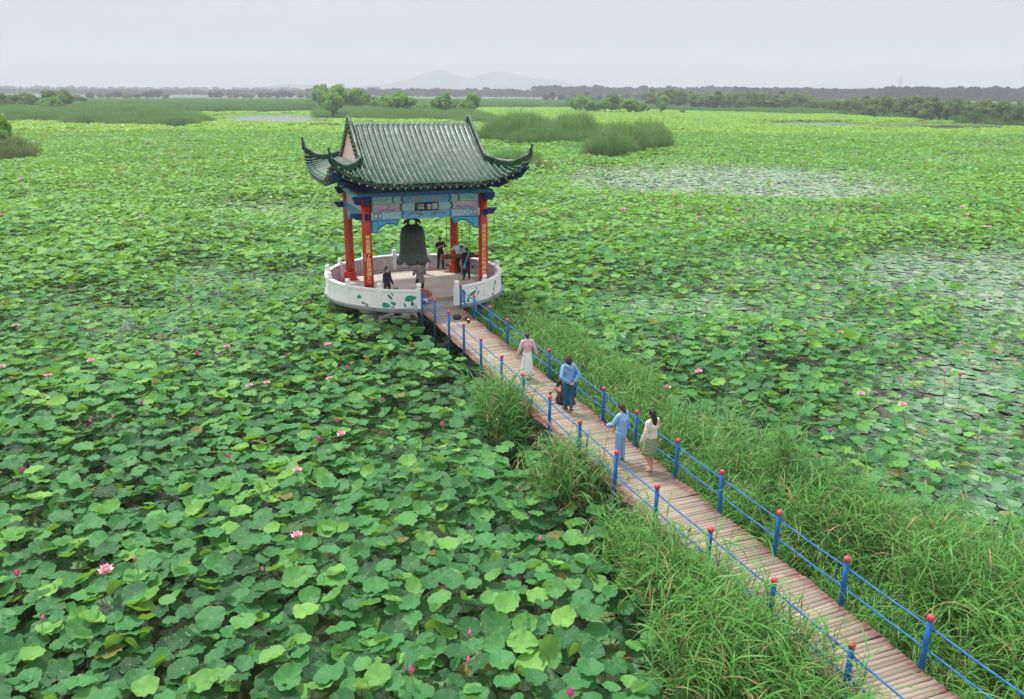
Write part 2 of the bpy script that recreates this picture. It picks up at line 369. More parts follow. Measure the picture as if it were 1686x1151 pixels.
# (floating pads done)
# how thickly the lotus stands: patches of floating pads seen as pale streaks
SPARSE = [(1180,292,290,26,1.3),(1330,308,260,27,1.1),(1010,278,100,11,1.1),(1570,432,230,42,.95),(420,455,190,20,.82),(200,500,200,22,.75),(430,340,150,18,.82),(1420,352,260,12,.6),(1500,262,240,9,.6),(1650,480,80,40,.7),(1120,505,190,40,.62),(1590,640,150,80,.62),
          (1650,810,90,90,.5),(1350,520,150,22,.4),(385,335,60,16,.75),(330,442,100,22,.72),(520,445,60,20,.6),(140,492,100,22,.6),(240,560,120,20,.45),
          (235,835,80,34,.6),(330,610,70,22,.4),(80,890,60,20,.3),(450,193,110,8,1.3),(560,206,60,4,.9),(100,217,130,3,.8),(1640,242,70,6,.9),(1570,205,170,7,1.2),
          (1330,202,95,4,1.6),(1500,330,190,8,.5),(1200,430,130,14,.35),(60,760,60,22,.35),(690,560,60,14,.25),(1500,590,70,20,.35),(900,480,60,18,.3)]
RS_BR = dict(x0=-1.05, x1=1.05)
def lotus_density(X, Y):
    px, py = to_px(X, Y, np.full(len(X), -.9))
    d = np.zeros(len(X))
    for cx, cy, rx, ry, s in SPARSE:
        d = np.maximum(d, s*np.exp(-(((px-cx)/rx)**2 + ((py-cy)/ry)**2)*1.1))
    n1 = fbm(X/11., Y/11., 5); n2 = fbm(X/3.1, Y/3.1, 9); n3 = fbm(X/38., Y/38., 23)
    D = (1.06 + (n1-.5)*1.0 + (n2-.5)*.5 + (n3-.5)*.8)*(1-np.minimum(d, .97)) - .12*np.minimum(d, 1)
    right = np.clip((px-850)/350, 0, 1)*np.clip((py-330)/150, 0, 1)
    D -= .34*right
    low = np.clip((py-880)/120, 0, 1)*np.clip((1100-px)/200, 0, 1); D += low*.25
    return np.clip(D, 0.02, 1), px, py
# reed ground outlines in the pavilion frame
REED_R = [(1.05,-5.1),(2.4,-5.3),(3.9,-6.8),(4.3,-9),(4.1,-14),(3.2,-17.3),(2.9,-20.5),(4.2,-22.6),(5.2,-24),(5.5,-27),(6.2,-31),(1.05,-34)]
REED_L = [[(-.95,-14.0),(-1.5,-14.2),(-1.75,-15.2),(-1.3,-16.3),(-.95,-16.4)],
          [(-.95,-18.9),(-1.4,-19.0),(-1.65,-19.8),(-1.4,-20.7),(-.95,-20.9)],
          [(-.95,-21.8),(-1.25,-22.0),(-1.5,-23.0),(-1.7,-24.6),(-2.2,-26.3),(-2.7,-28.2),(-.95,-30)]]
BANKS = dict(
  middle=[at(*p) for p in [(785,236),(850,243),(905,244),(955,241),(1000,234),(1010,229),(930,226),(850,226),(795,229)]],
  middle_b=[at(*p) for p in [(962,262),(1000,264),(1060,255),(1108,246),(1100,240),(1040,236),(985,241),(962,250)]],
  near=[(-3,119),(1,116),(4,118),(3,122),(-1,124)],
  near_brown=[(3.6,113),(5.2,112),(5.8,114),(4.2,115)],
  centre=[at(520,192), at(570,197), at(640,200), at(720,199), at(790,206), at(838,207), at(800,193), at(700,184), at(600,180), at(520,183)],
  left_belt=[at(-60,204), at(60,201), at(130,205), at(240,209), at(330,208), at(352,201), at(250,196), at(130,192), at(20,190), at(-60,190)],
  left_far=[at(-80,186), at(60,188), at(200,186), at(350,183), at(500,183), at(515,178), at(380,175), at(200,175), at(-80,176)],
  left_edge=[(-81,120),(-73,118.5),(-71.5,121),(-72,125),(-76,130),(-84,131)])
def in_reeds(X, Y):
    lx, ly = to_local(X, Y); r = inside(lx, ly, REED_R)
    for p in REED_L: r |= inside(lx, ly, p)
    for p in BANKS.values(): r |= inside(X, Y, p)
    return r
def field(y0, y1, cell, hl):
    hw = y1*.69+5
    X, Y = grid_pts(-hw, hw, y0, y1, cell)
    k = (np.abs(X) < Y*.69+4); return X[k], Y[k]
all_n = []
bands = [(6.5, 40, .255, .61), (40, 95, .315, .70), (95, 215, .43, .82)]
LP, LR, LS, LI, LT, LFAR = [], [], [], [], [], []
for y0, y1, cell, sc in bands:
    X, Y = field(y0, y1, cell, 0)
    D, px, py = lotus_density(X, Y)
    lx, ly = to_local(X, Y)
    rr = np.hypot(lx, ly-.33); D = np.where((rr < 7.0) & (ly < 2.5) & (np.abs(lx) > 1.0), np.maximum(D, .95), D)
    k = rng.rand(len(X)) < (.05 + .78*D**1.15)
    k &= ~in_reeds(X, Y) | (rng.rand(len(X)) < .08)
    k &= ~((np.abs(lx) < 1.12) & (ly < -3) & (ly > -40))
    rr = np.hypot(lx, ly-.33); k &= ~((rr < 3.7) & (rng.rand(len(X)) < .8)) & ~(rr < 2.0)
    # the shaded gap beside the first spans of the bridge
    k &= ~((np.abs(lx) < 1.9) & (ly > -8) & (ly < -3) & (rng.rand(len(X)) < .45))
    X, Y, D, lx, ly = X[k], Y[k], D[k], lx[k], ly[k]; n = len(X)
    swell = fbm(X/8., Y/8., 31)
    h = .12 + 1.05*D*(.20+1.15*swell)
    u = rng.rand(n)**.7
    Z = WATER + .06 + h*(.35+.65*u)
    under = np.hypot(lx, ly-.33) < 5.0
    Z = np.where(under, np.minimum(Z, WATER+.62), Z)
    idx = rng.choice(10, n, p=[.17,.14,.14,.12,.09,.10,.09,.06,.05,.04])
    tl = np.where(idx >= 6, .30, .21) * (1.0 + .35*(y0 > 40))
    rot = np.stack([rng.randn(n)*tl*1.0 + .02, rng.randn(n)*tl*.9, rng.rand(n)*6.283], 1)
    scl = sc*(.62 + .62*rng.rand(n)**.8)*(.8+.25*D)*np.where(idx >= 8, .72, 1)
    scl *= np.where(u < .4, .85, 1.05)
    # high leaves yellower, low ones darker; distance tint paints in light shining through blades
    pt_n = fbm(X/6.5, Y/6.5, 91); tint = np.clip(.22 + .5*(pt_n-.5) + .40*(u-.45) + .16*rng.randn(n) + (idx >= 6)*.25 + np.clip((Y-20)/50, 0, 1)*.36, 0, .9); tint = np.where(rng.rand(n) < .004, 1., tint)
    LP.append(np.stack([X, Y, Z], 1)); LR.append(rot); LS.append(scl); LI.append(idx); LT.append(tint)
P = np.concatenate(LP); Rr = np.concatenate(LR); Sc = np.concatenate(LS); Ix = np.concatenate(LI); Ti = np.concatenate(LT)
# the 300 leaves that show largest become objects of their own
px, py = to_px(P[:,0], P[:,1], P[:,2]); dist = np.sqrt((P[:,0])**2 + P[:,1]**2 + (P[:,2]-CAM_H)**2)
vis = (px > -10) & (px < 1696) & (py < 1165)
size = Sc/dist*np.where(vis, 1, 0)*np.where(P[:,2] > WATER+.45, 1, .6)
order = np.argsort(-size)[:300]
SINGLE = np.zeros(len(P), bool); SINGLE[order] = True
LBL = {'open': 'large flat open lotus leaf', 'dished': 'large shallow bowl-shaped lotus leaf', 'wavy': 'large lotus leaf with a wavy rim', 'cupped': 'cupped lotus leaf with pale underside',
       'folded': 'lotus leaf folded along its middle', 'rolled': 'young lotus leaf rolled nearly shut'}
def leaf_zone(x, y):
    if x > 1180: return 'right of the reeds, near the right edge'
    a = ['in the bottom left corner', 'a fifth across from the left', 'midway along the bottom', 'short of the left reeds', 'against the reeds left of the bridge'][min(4, int(x/230))] if y > 1000 else \
        ['at the left edge', 'left of the near pink bloom', 'right of the near pink bloom', 'in the middle of the near leaves', 'beside the left reeds'][min(4, int(x/230))]
    return a + (', lowest row' if y > 1075 else ', second row' if y > 1000 else ', third row' if y > 920 else ', upper row')
stem_b = MB(); stem_b.path([(0,0,-.02), (.01,.01,-.35), (.05,.02,-.9), (.06,.05,-1.4)], [.006,.0075,.009,.009], n=5, cap=False)
stem_me = stem_b.build('stem', 'stem', False).data
for i in order:
    o = bpy.data.objects.new('lotus_leaf', blade_shapes[Ix[i]]); COL.objects.link(o)
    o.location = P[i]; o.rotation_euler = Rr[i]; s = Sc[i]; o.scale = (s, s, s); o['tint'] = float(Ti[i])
    kd = KIND[Ix[i]]
    zn = leaf_zone(px[i], py[i]); tag(o, '%s %s' % (LBL[kd], zn), 'lotus leaf', '%s lotus leaves %s' % (kd, zn.replace(',', '')))
    st = bpy.data.objects.new('stem', stem_me); COL.objects.link(st); st.parent = o; st.scale = (1, 1, 1)
K = ~SINGLE; nearm = K & (P[:,1] < 60); farm = K & (P[:,1] >= 60)
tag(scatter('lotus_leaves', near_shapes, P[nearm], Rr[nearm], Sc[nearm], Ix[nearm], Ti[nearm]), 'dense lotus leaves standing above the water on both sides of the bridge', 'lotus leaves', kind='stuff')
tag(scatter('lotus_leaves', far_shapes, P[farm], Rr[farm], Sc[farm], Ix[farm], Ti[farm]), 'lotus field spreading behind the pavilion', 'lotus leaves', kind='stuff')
# floating pads
PP = []
for y0, y1, cell, sc, thr in [(6.5, 36, .29, 1.25, .97), (36, 75, .38, 1.55, .92), (75, 210, .60, 2.3, .80)]:
    X, Y = field(y0, y1, cell, 0); D, px, py = lotus_density(X, Y)
    k = (D < thr) | (rng.rand(len(X)) < .5)
    wet = np.zeros(len(X))
    for cx, cy, rx, ry, s in SPARSE[17:23]: wet = np.maximum(wet, np.exp(-((px-cx)/rx)**2-((py-cy)/ry)**2))
    k &= rng.rand(len(X)) > wet*.6
    k &= rng.rand(len(X)) > (.06 + .5*(fbm(X/1.7, Y/1.7, 77) > .62))
    lx, ly = to_local(X, Y); k &= np.hypot(lx, ly-.33) > 4.2
    X, Y = X[k], Y[k]; n = len(X)
    PP.append((np.stack([X, Y, WATER + .008 + rng.rand(n)*.03], 1), sc*(.45+.85*rng.rand(n))))
Pp = np.concatenate([a for a, b in PP]); Ps = np.concatenate([b for a, b in PP]); n = len(Pp)
tag(scatter('floating_pads', pad_shapes, Pp, np.stack([rng.randn(n)*.03, rng.randn(n)*.03, rng.rand(n)*6.28], 1), Ps, rng.randint(0, 5, n), np.where(rng.rand(n) < .03, 1., np.clip(rng.beta(2, 2.4, n)-.08*(Pp[:,1] < 30)+.28*(Pp[:,1] > 60), 0, .92))),  # far pads tinted paler: sheen at grazing angles put into the colour
    'small pads floating flat on the open water between taller leaves', 'floating pads', kind='stuff')
print('lotus', len(P), 'pads', n)

# distant lotus: tiles of many leaves each
def patch_mesh(seed, dens, size=10., hz=.75, tl=.33):
    r = np.random.RandomState(seed); n = int(size*size*dens); k = 6
    c = np.stack([(r.rand(n)-.5)*size, (r.rand(n)-.5)*size, .02 + .1*min(1, hz) + hz*r.rand(n)**.8], 1)
    q = np.linspace(0, 2*np.pi, k, endpoint=False)
    base = np.stack([np.cos(q), np.sin(q), np.zeros(k)], 1)
    rad = .36*(.7+.6*r.rand(n)); V = np.zeros((n, k, 3)); tx, ty = r.randn(n)*tl, r.randn(n)*tl
    V[:,:,0] = base[:,0]*rad[:,None]; V[:,:,1] = base[:,1]*rad[:,None]
    V[:,:,2] = V[:,:,0]*tx[:,None] + V[:,:,1]*ty[:,None] + .05*np.sin(3*q)[None]
    V += c[:,None,:]; V = V.reshape(-1, 3); i = np.arange(n)[:,None]*k
    F = np.concatenate([i+np.array([[0,1,2,3]]), i+np.array([[0,3,4,5]])]); t = r.beta(2.4, 2, n)
    return np_mesh('lotus_patch', V, F, ['lotus_leaf_far'], mi=None, fattr=np.concatenate([t, t]))
patches = [patch_mesh(1, 3.2), patch_mesh(2, 3.0), patch_mesh(3, 2.0, hz=.45), patch_mesh(4, 1.1, hz=.14, tl=.12), patch_mesh(5, 1.3, hz=.01, tl=.01)]
X, Y = field(212, 640, 9.4, 0); D, px, py = lotus_density(X, Y)
k = ~in_reeds(X, Y)
# the field ends at the reed belts and the tree lines
edge = np.interp(px, [-100, 60, 340, 520, 640, 950, 1100, 1350, 1500, 1686, 1800], [186, 186, 185, 183, 178, 177, 182, 188, 196, 206, 212])
k &= py > edge
pool = (np.exp(-((px-1330)/95)**2-((py-203)/5)**2) > .33) | (np.exp(-((px-450)/90)**2-((py-194)/6)**2) > .62) | (np.exp(-((px-1590)/130)**2-((py-208)/3.5)**2) > .6); k &= ~pool
X, Y, D = X[k], Y[k], D[k]; n = len(X)
idx = np.where(D > .66, rng.randint(0, 2, n), np.where(D > .46, 2, np.where(D > .30, 3, 4)))
tag(scatter('lotus_leaves', patches, np.stack([X, Y, np.full(n, WATER)], 1), np.stack([np.zeros(n), np.zeros(n), rng.randint(0, 4, n)*1.5708+rng.rand(n)*.3], 1), np.full(n, 1.06), idx, rng.rand(n)),
    'bright green lotus field stretching to the far reeds', 'lotus leaves', kind='stuff')
print('patches', n)

# ------------------------------------------------------------------ reeds and grass
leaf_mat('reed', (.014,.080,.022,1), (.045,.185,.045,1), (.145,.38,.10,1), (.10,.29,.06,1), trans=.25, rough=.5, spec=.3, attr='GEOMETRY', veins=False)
leaf_mat('reed_dark', (.07,.18,.065,1), (.13,.29,.10,1), (.23,.41,.15,1), (.13,.28,.09,1), trans=.25, rough=.6, spec=.2, attr='GEOMETRY', veins=False)
mat('reed_dry', (.30,.23,.11,1), .8, (.16,.13,.05,1), 3)
def reed_clump(seed, nst=9, H=1.9, spread=.28, bl=.50, bw=.021, mats=('reed','reed_dry'), dry=.03, upright=False, nb=(8, 11)):
    r = np.random.RandomState(seed); V = []; F = []; M = []; T = []
    def strip(pts, w, side, mi, t):
        o = len(V)
        for p, ww in zip(pts, w):
            V.append(p - side*ww); V.append(p + side*ww)
        for i in range(len(pts)-1):
            F.append((o+2*i, o+2*i+1, o+2*i+3, o+2*i+2)); M.append(mi); T.append(t)
    for s in range(nst):
        b = np.array([r.randn()*spread, r.randn()*spread, 0]); lean = r.randn(2)*(.06 if upright else .13); h = H*(.72+.4*r.rand())
        pt = lambda z: b + np.array([lean[0]*z*z*.6, lean[1]*z*z*.6, z])
        side = np.array([math.cos(s*2.1), math.sin(s*2.1), 0]); dt = r.rand()
        strip([pt(h*k/4) for k in range(5)], [.007,.007,.006,.005,.003], side, 1 if dt < .22 else 0, .3)
        nn = r.randint(*nb)
        for j in range(nn):
            z0 = h*(.22+.78*(j+.5*r.rand())/nn); a = r.rand()*6.28; d = np.array([math.cos(a), math.sin(a), 0]); L = bl*(.65+.6*r.rand())
            el = R_(r.uniform(35, 72) if not upright else r.uniform(58, 80)); p = pt(z0); pts = [p]
            for q in range(4):
                p = p + (d*math.cos(el) + np.array([0, 0, math.sin(el)]))*L/4; pts.append(p); el -= R_(r.uniform(8, 26) if not upright else r.uniform(3, 12))
            sd = np.array([-d[1], d[0], 0])*.95 + np.array([0, 0, r.randn()*.3])
            isdry = r.rand() < (dry if z0 > h*.4 else dry*4.5)
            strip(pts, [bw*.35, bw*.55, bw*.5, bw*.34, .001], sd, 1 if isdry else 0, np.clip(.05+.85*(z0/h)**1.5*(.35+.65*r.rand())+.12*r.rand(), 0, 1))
    return np_mesh('reed_clump', np.array(V), np.array(F), mats, mi=M, fattr=T)
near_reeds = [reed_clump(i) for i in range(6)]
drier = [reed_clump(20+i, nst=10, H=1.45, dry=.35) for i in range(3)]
def scatter_poly(name, shapes, poly, cell, label, local=False, scl=(.8, 1.2), keep=1., zfun=None, sfun=None, gap=0):
    xs, ys = [p[0] for p in poly], [p[1] for p in poly]
    X, Y = grid_pts(min(xs), max(xs), min(ys), max(ys), cell)
    ex = fbm(X/cell/3, Y/cell/3, 3)-.5
    k = inside(X+ex*cell*3.5, Y+ex*cell*3.5, poly) & (rng.rand(len(X)) < keep)
    if gap: k &= fbm(X/cell/2.2, Y/cell/2.2, 51) > gap
    X, Y = X[k], Y[k]; n = len(X); s = scl[0]+(scl[1]-scl[0])*rng.rand(n)
    if sfun is not None: s = s*sfun(X, Y)
    if local:
        c, s_ = math.cos(TH), math.sin(TH); X, Y = OX + X*c - Y*s_, OY + X*s_ + Y*c
    P = np.stack([X, Y, np.full(n, WATER)], 1)
    print(name, n)
    return tag(scatter(name, shapes, P, np.stack([rng.randn(n)*.05, rng.randn(n)*.05, rng.rand(n)*6.28], 1), s, rng.randint(0, len(shapes), n), rng.rand(n)), label, 'reeds', kind='stuff')
def edge_d(X, Y, poly):
    r = np.full(len(X), 1e9); n = len(poly)
    for i in range(n):
        x1, y1 = poly[i]; x2, y2 = poly[(i+1) % n]; dx, dy = x2-x1, y2-y1
        t = np.clip(((X-x1)*dx+(Y-y1)*dy)/(dx*dx+dy*dy+1e-9), 0, 1); r = np.minimum(r, np.hypot(X-x1-t*dx, Y-y1-t*dy))
    return r
def mound(nm, w, lo=.45):
    return lambda x, y: (lo + (1-lo)*np.clip(edge_d(x, y, BANKS[nm])/w, 0, 1)**.6)*(.45+1.25*fbm(x/4., y/7., 5, 3))
def hr(x, y):     # lower beside the railing, shorter at the outer edge
    return np.clip(.62 + (x-1.0)*.22, .55, 1.0)*np.where(y > -9, .80, 1)*(1-.22*np.clip((x-3.2)/2.5, 0, 1))*(.45+1.05*fbm(x/1.7, y/1.7, 8))
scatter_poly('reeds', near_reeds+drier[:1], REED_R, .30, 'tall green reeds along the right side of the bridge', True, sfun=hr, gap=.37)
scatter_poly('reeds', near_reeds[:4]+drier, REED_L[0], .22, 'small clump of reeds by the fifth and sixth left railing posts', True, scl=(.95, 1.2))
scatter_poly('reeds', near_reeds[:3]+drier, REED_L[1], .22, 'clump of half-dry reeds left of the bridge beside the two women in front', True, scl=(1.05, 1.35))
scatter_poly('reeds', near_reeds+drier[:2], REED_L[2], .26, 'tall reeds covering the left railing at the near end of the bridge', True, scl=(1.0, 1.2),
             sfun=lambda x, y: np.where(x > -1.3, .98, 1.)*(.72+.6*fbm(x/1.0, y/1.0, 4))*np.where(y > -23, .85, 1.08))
bank = [reed_clump(50+i, nst=26, H=2.9, spread=.5, bl=.8, bw=.03, mats=('reed_dark','reed_dry'), dry=.03, upright=True, nb=(5, 8)) for i in range(4)]
bank_b = [reed_clump(60+i, nst=26, H=2.6, spread=.5, bl=.7, bw=.03, mats=('reed_dark','reed_dry'), dry=.3, upright=True, nb=(5, 8)) for i in range(2)]
rag = lambda x, y: .62+1.25*np.clip(fbm(x/5., y/8., 5, 2)-.1, 0, 1)
scatter_poly('reeds', bank+bank_b[:1], BANKS['middle'], .85, 'broad bank of tall reeds behind the right end of the pavilion roof', sfun=lambda x, y: mound('middle', 6, .5)(x, y)*1.2, gap=.22)
scatter_poly('reeds', bank[:3]+bank_b, BANKS['middle_b'], .85, 'nearer lobe of reeds with tan stalks on the right of the broad bank', sfun=lambda x, y: mound('middle_b', 5, .5)(x, y)*1.2, gap=.2)
scatter_poly('reeds', [reed_clump(70+i, nst=22, H=2.0, spread=.5, bl=.6, bw=.03, dry=.06, nb=(6, 9)) for i in range(2)], BANKS['near'], .6, 'bright green reed tuft right behind the roof of the pavilion')
scatter_poly('reeds', [reed_clump(75, nst=26, H=1.3, spread=.6, bl=.7, bw=.03, dry=.9)], BANKS['near_brown'], .8, 'small brown patch of fallen reeds just right of the roof corner')
big = [reed_clump(80+i, nst=70, H=2.9, spread=1.3, bl=.9, bw=.06, mats=('reed_dark','reed_dry'), dry=.03, upright=True, nb=(4, 6)) for i in range(3)]
scatter_poly('reeds', big, BANKS['centre'], 2.0, 'dark reed island around the bushes behind the pavilion', sfun=lambda x, y: mound('centre', 12, .5)(x, y)*.85, gap=.28)
scatter_poly('reeds', big, BANKS['left_belt'], 2.0, 'long dark belt of reeds across the left of the lotus field', sfun=lambda x, y: mound('left_belt', 16, .4)(x, y)*1.1, gap=.3)
scatter_poly('reeds', bank_b+[reed_clump(66, nst=30, H=2.9, spread=.5, bl=.6, bw=.03, mats=('reed_dark','reed_dry'), dry=.8, upright=True, nb=(4, 7))], BANKS['left_edge'], .7, 'pale dry reeds under the willow at the left edge', sfun=mound('left_edge', 3.5, .6))
def reed_patch(seed, size=16., n=900, H=2.5):
    r = np.random.RandomState(seed); x, y = (r.rand(n)-.5)*size, (r.rand(n)-.5)*size; h = H*(.6+.5*r.rand(n)); a = r.rand(n)*3.14; w = .16
    lx, ly = r.randn(n)*.25, r.randn(n)*.25
    V = np.zeros((n, 4, 3)); dx, dy = np.cos(a)*w, np.sin(a)*w
    V[:,0] = np.stack([x-dx, y-dy, 0*x], 1); V[:,1] = np.stack([x+dx, y+dy, 0*x], 1)
    V[:,2] = np.stack([x+dx*.3+lx, y+dy*.3+ly, h], 1); V[:,3] = np.stack([x-dx*.3+lx, y-dy*.3+ly, h], 1)
    return np_mesh('reed_patch', V.reshape(-1, 3), np.arange(4*n).reshape(n, 4), ['reed_dark'], fattr=r.rand(n))
rp = [reed_patch(i) for i in range(4)]
scatter_poly('reeds', rp, BANKS['left_far'], 11, 'grey-green reed flats beyond the lotus on the left', scl=(.9, 1.2))
far_flats = [at(-150,178), at(330,176), at(560,176), at(900,176), at(1000,180), at(1120,184), at(1340,190), at(1500,198), at(1700,208), at(1900,214), at(1900,178), at(1400,168), at(900,165.5), at(-150,165.5)]
scatter_poly('reeds', rp, far_flats, 17, 'grassy marsh flats in front of the distant tree line', scl=(.8, 1.1), keep=.75)

# ------------------------------------------------------------------ lotus flowers
mat('petal', (.80,.32,.48,1), .5, (.88,.62,.70,1), 9, spec=.3); mat('petal_deep', (.74,.10,.33,1), .5, (.82,.24,.46,1), 9, spec=.3)
mat('petal_white', (.75,.68,.66,1), .5); mat('seedpod', (.42,.40,.05,1), .6)
def petal(mb, a, tilt, L, w, curl=.35, mi=0):
    d = Vector((math.cos(a), math.sin(a), 0)); s = Vector((-d.y, d.x, 0)); vs = []; p = d*.012; el = tilt
    prof = [.25, .75, 1, .85, .35, .02]
    for i, k in enumerate(prof):
        for t in (-1, 0, 1): vs.append(p + s*(w*k*t) + Vector((0, 0, abs(t)*w*.35*k)))
        p = p + (d*math.cos(el) + Vector((0, 0, math.sin(el))))*L/5; el += curl*.35
    fs = [(3*i+j, 3*i+j+1, 3*i+j+4, 3*i+j+3) for i in range(5) for j in range(2)]; mb.add(vs, fs, mi)
def flower_proto(kind):
    b = MB()
    if kind == 'bloom':
        for k in range(8): petal(b, k*.785, R_(18), .14, .036)
        for k in range(7): petal(b, k*.9+.3, R_(42), .125, .034)
        for k in range(5): petal(b, k*1.257+.1, R_(62), .105, .030)
    elif kind == 'cup':
        for k in range(7): petal(b, k*.9, R_(62), .12, .042, .5)
        for k in range(5): petal(b, k*1.257+.4, R_(76), .12, .040, .45)
    else:
        b.lathe([(.006,0),(.026,.02),(.034,.05),(.030,.08),(.014,.115),(.002,.135)], n=9)
    m = {'bloom': 'petal', 'cup': 'petal_deep', 'bud': 'petal_deep'}[kind]
    o = b.build('lotus_flower', m, None, True)
    st = MB(); st.path([(0,0,0),(.01,0,-.5),(.04,.02,-1.35)], [.006,.007,.008], n=5, cap=False); st.build('stem', 'stem', o)
    if kind == 'bloom':
        c = MB(); c.lathe([(.012,.01),(.022,.04),(.026,.055),(.001,.056)], n=10); c.build('seed_head', 'seedpod', o)
    return o
protos = {k: flower_proto(k) for k in ('bloom', 'cup', 'bud')}
FL = [(150,594,'bloom'),(326,583,'cup'),(374,572,'bloom'),(411,636,'bloom'),(471,585,'cup'),(572,605,'cup'),(606,591,'cup'),(543,623,'bloom'),(612,659,'cup'),(555,693,'cup'),(562,715,'bloom'),
 (524,725,'cup'),(627,715,'cup'),(728,701,'cup'),(377,754,'cup'),(489,773,'bloom'),(254,633,'cup'),(79,618,'bloom'),(36,773,'cup'),(489,880,'bloom'),(174,936,'bloom'),(28,945,'cup'),(678,1109,'cup'),
 (773,1044,'bud'),(939,1141,'cup'),(771,1085,'bud'),(888,887,'bud'),(853,806,'bud'),(70,1020,'bud'),(223,922,'bud'),(432,935,'bud'),(1393,631,'cup'),(1417,650,'bloom'),(1366,712,'cup'),(1123,705,'cup'),(1050,603,'cup'),
 (1098,640,'bloom'),(1355,786,'bud'),(1248,357,'cup'),(1232,362,'cup'),(1216,346,'bloom'),(1199,371,'cup'),(1222,366,'bloom'),(1270,377,'bloom'),(1343,399,'bloom'),(1392,400,'cup'),(1389,379,'bloom'),
 (1126,376,'bloom'),(1150,358,'bloom'),(1154,348,'cup'),(1083,349,'cup'),(1012,416,'cup'),(1033,416,'bud'),(1404,497,'cup'),(1630,492,'cup'),(1676,466,'cup'),(1456,464,'cup'),(1584,341,'bloom'),(1523,361,'cup'),
 (1591,354,'bloom'),(1678,348,'cup'),(1551,374,'cup'),(1579,374,'cup'),(1381,336,'bloom'),(1054,313,'bloom'),(1086,325,'cup'),(1120,342,'bloom'),(4,355,'bloom'),(236,355,'bloom'),(161,365,'bloom'),(216,368,'cup'),
 (226,312,'cup'),(200,278,'bloom'),(508,500,'cup'),(101,288,'cup'),(76,266,'cup'),(63,254,'bloom'),(120,248,'cup'),(261,262,'bloom'),(424,237,'bloom'),(334,275,'bloom'),(328,286,'cup'),(29,268,'cup'),(35,305,'cup'),
 (41,313,'bud'),(33,297,'cup'),(880,281,'cup'),(838,303,'cup'),(918,238,'bloom'),(903,243,'cup'),(1030,243,'bloom'),(1072,246,'bloom'),(960,259,'cup'),(1075,330,'cup'),(1110,319,'bloom'),(967,296,'cup'),(1010,321,'bud')]
r2 = np.random.RandomState(5)
for k in range(34): FL.append((r2.uniform(0, 900) if k % 3 else r2.uniform(1150, 1680), r2.uniform(520, 700), ['cup','bud','bloom','bud'][k % 4]))
FL = [f for f in FL if not (f[1] > 515 and 690 < f[0] < 1120 and f not in FL[:95])]
for k in range(70): FL.append((r2.uniform(5, 520), 210+90*r2.rand()**1.6, ['bloom','cup'][k % 2]))
for k in range(60): FL.append((r2.uniform(860, 1680), 212+170*r2.rand()**1.4, ['bloom','cup'][k % 2]))
NM = {'bloom': 'open pink lotus bloom standing above the leaves', 'cup': 'half-open deep pink lotus flower above the leaves', 'bud': 'slim closed pink lotus bud above the leaves'}
used = set()
for x, y, kd in FL:
    X, Y = at(x, y, -.12)
    o = protos[kd]
    if kd in used: o = copy_tree(protos[kd])
    used.add(kd)
    far = Y > 60
    s = (1.15 if kd != 'bud' else .95)*r2.uniform(.9, 1.12)*(1.5 if far else 1)
    o.location = (X, Y, -.17+r2.uniform(-.03, .05)); o.rotation_euler = (r2.randn()*.12, r2.randn()*.12, r2.rand()*6.28); o.scale = (s, s, s)
    lab = NM[kd] + (' in the distant field' if far else ' in the nearer field')
    tag(o, lab, 'lotus flower', ('distant ' if far else 'near ') + {'bloom': 'open pink lotus blooms', 'cup': 'half-open lotus flowers', 'bud': 'closed lotus buds'}[kd])

# ------------------------------------------------------------------ pavilion materials
mat('red_paint', (.58,.016,.008,1), .35, (.50,.018,.008,1), 4, spec=.5, coat=.15)
mat('red_old', (.50,.035,.010,1), .5, (.42,.11,.02,1), 5, ramp=(.5,.6), stretch=(3,3,.6))
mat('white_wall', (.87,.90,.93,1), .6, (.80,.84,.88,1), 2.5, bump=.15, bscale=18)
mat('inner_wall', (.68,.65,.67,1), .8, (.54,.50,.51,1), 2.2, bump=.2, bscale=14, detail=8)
mat('concrete', (.42,.42,.40,1), .85, (.27,.26,.24,1), 1.6, bump=.3, bscale=20, detail=8)
mat('slab_edge', (.27,.31,.33,1), .8, (.13,.16,.17,1), 2.2, bump=.2, detail=8, ramp=(.4,.75))
mat('blue_paint', (.006,.13,.42,1), .4, (.008,.16,.48,1), 6, coat=.1)
mat('deep_blue', (.004,.02,.14,1), .5, (.006,.03,.18,1), 8)
mat('teal_paint', (.13,.58,.50,1), .5, (.10,.50,.44,1), 5)
mat('sky_blue', (.05,.40,.68,1), .5, (.07,.46,.74,1), 7)
mat('cyan_pale', (.30,.56,.58,1), .6, (.38,.64,.66,1), 9)
mat('lilac_panel', (.62,.50,.62,1), .6, (.54,.42,.56,1), 5)
mat('white_blue', (.45,.62,.72,1), .6, (.52,.68,.78,1), 8)
mat('cartouche', (.10,.38,.72,1), .5, (.14,.46,.80,1), 6)
mat('purple_line', (.16,.13,.46,1), .6); mat('gold', (.62,.36,.06,1), .45); mat('gold_text', (.92,.74,.34,1), .5)
mat('brown_beast', (.20,.07,.03,1), .6, (.42,.28,.08,1), 22); mat('black_board', (.008,.012,.012,1), .4); mat('white_text', (.62,.72,.72,1), .5)
mat('ink', (.12,.12,.14,1), .7); mat('paint_green', (.008,.24,.19,1), .6, (.02,.36,.27,1), 14, ramp=(.35,.7)); mat('paint_dark', (.01,.09,.09,1), .6)
mat('paint_stroke', (.35,.44,.46,1), .7); mat('teal_dark', (.015,.16,.19,1), .6); mat('gable_pink', (.68,.54,.49,1), .7, (.60,.46,.42,1), 6, bump=.2, bscale=14)
mat('brown_wood', (.13,.05,.03,1), .7); mat('rafter_tip', (.40,.36,.32,1), .6); mat('mortar', (.36,.33,.29,1), .85, (.28,.25,.21,1), 9)
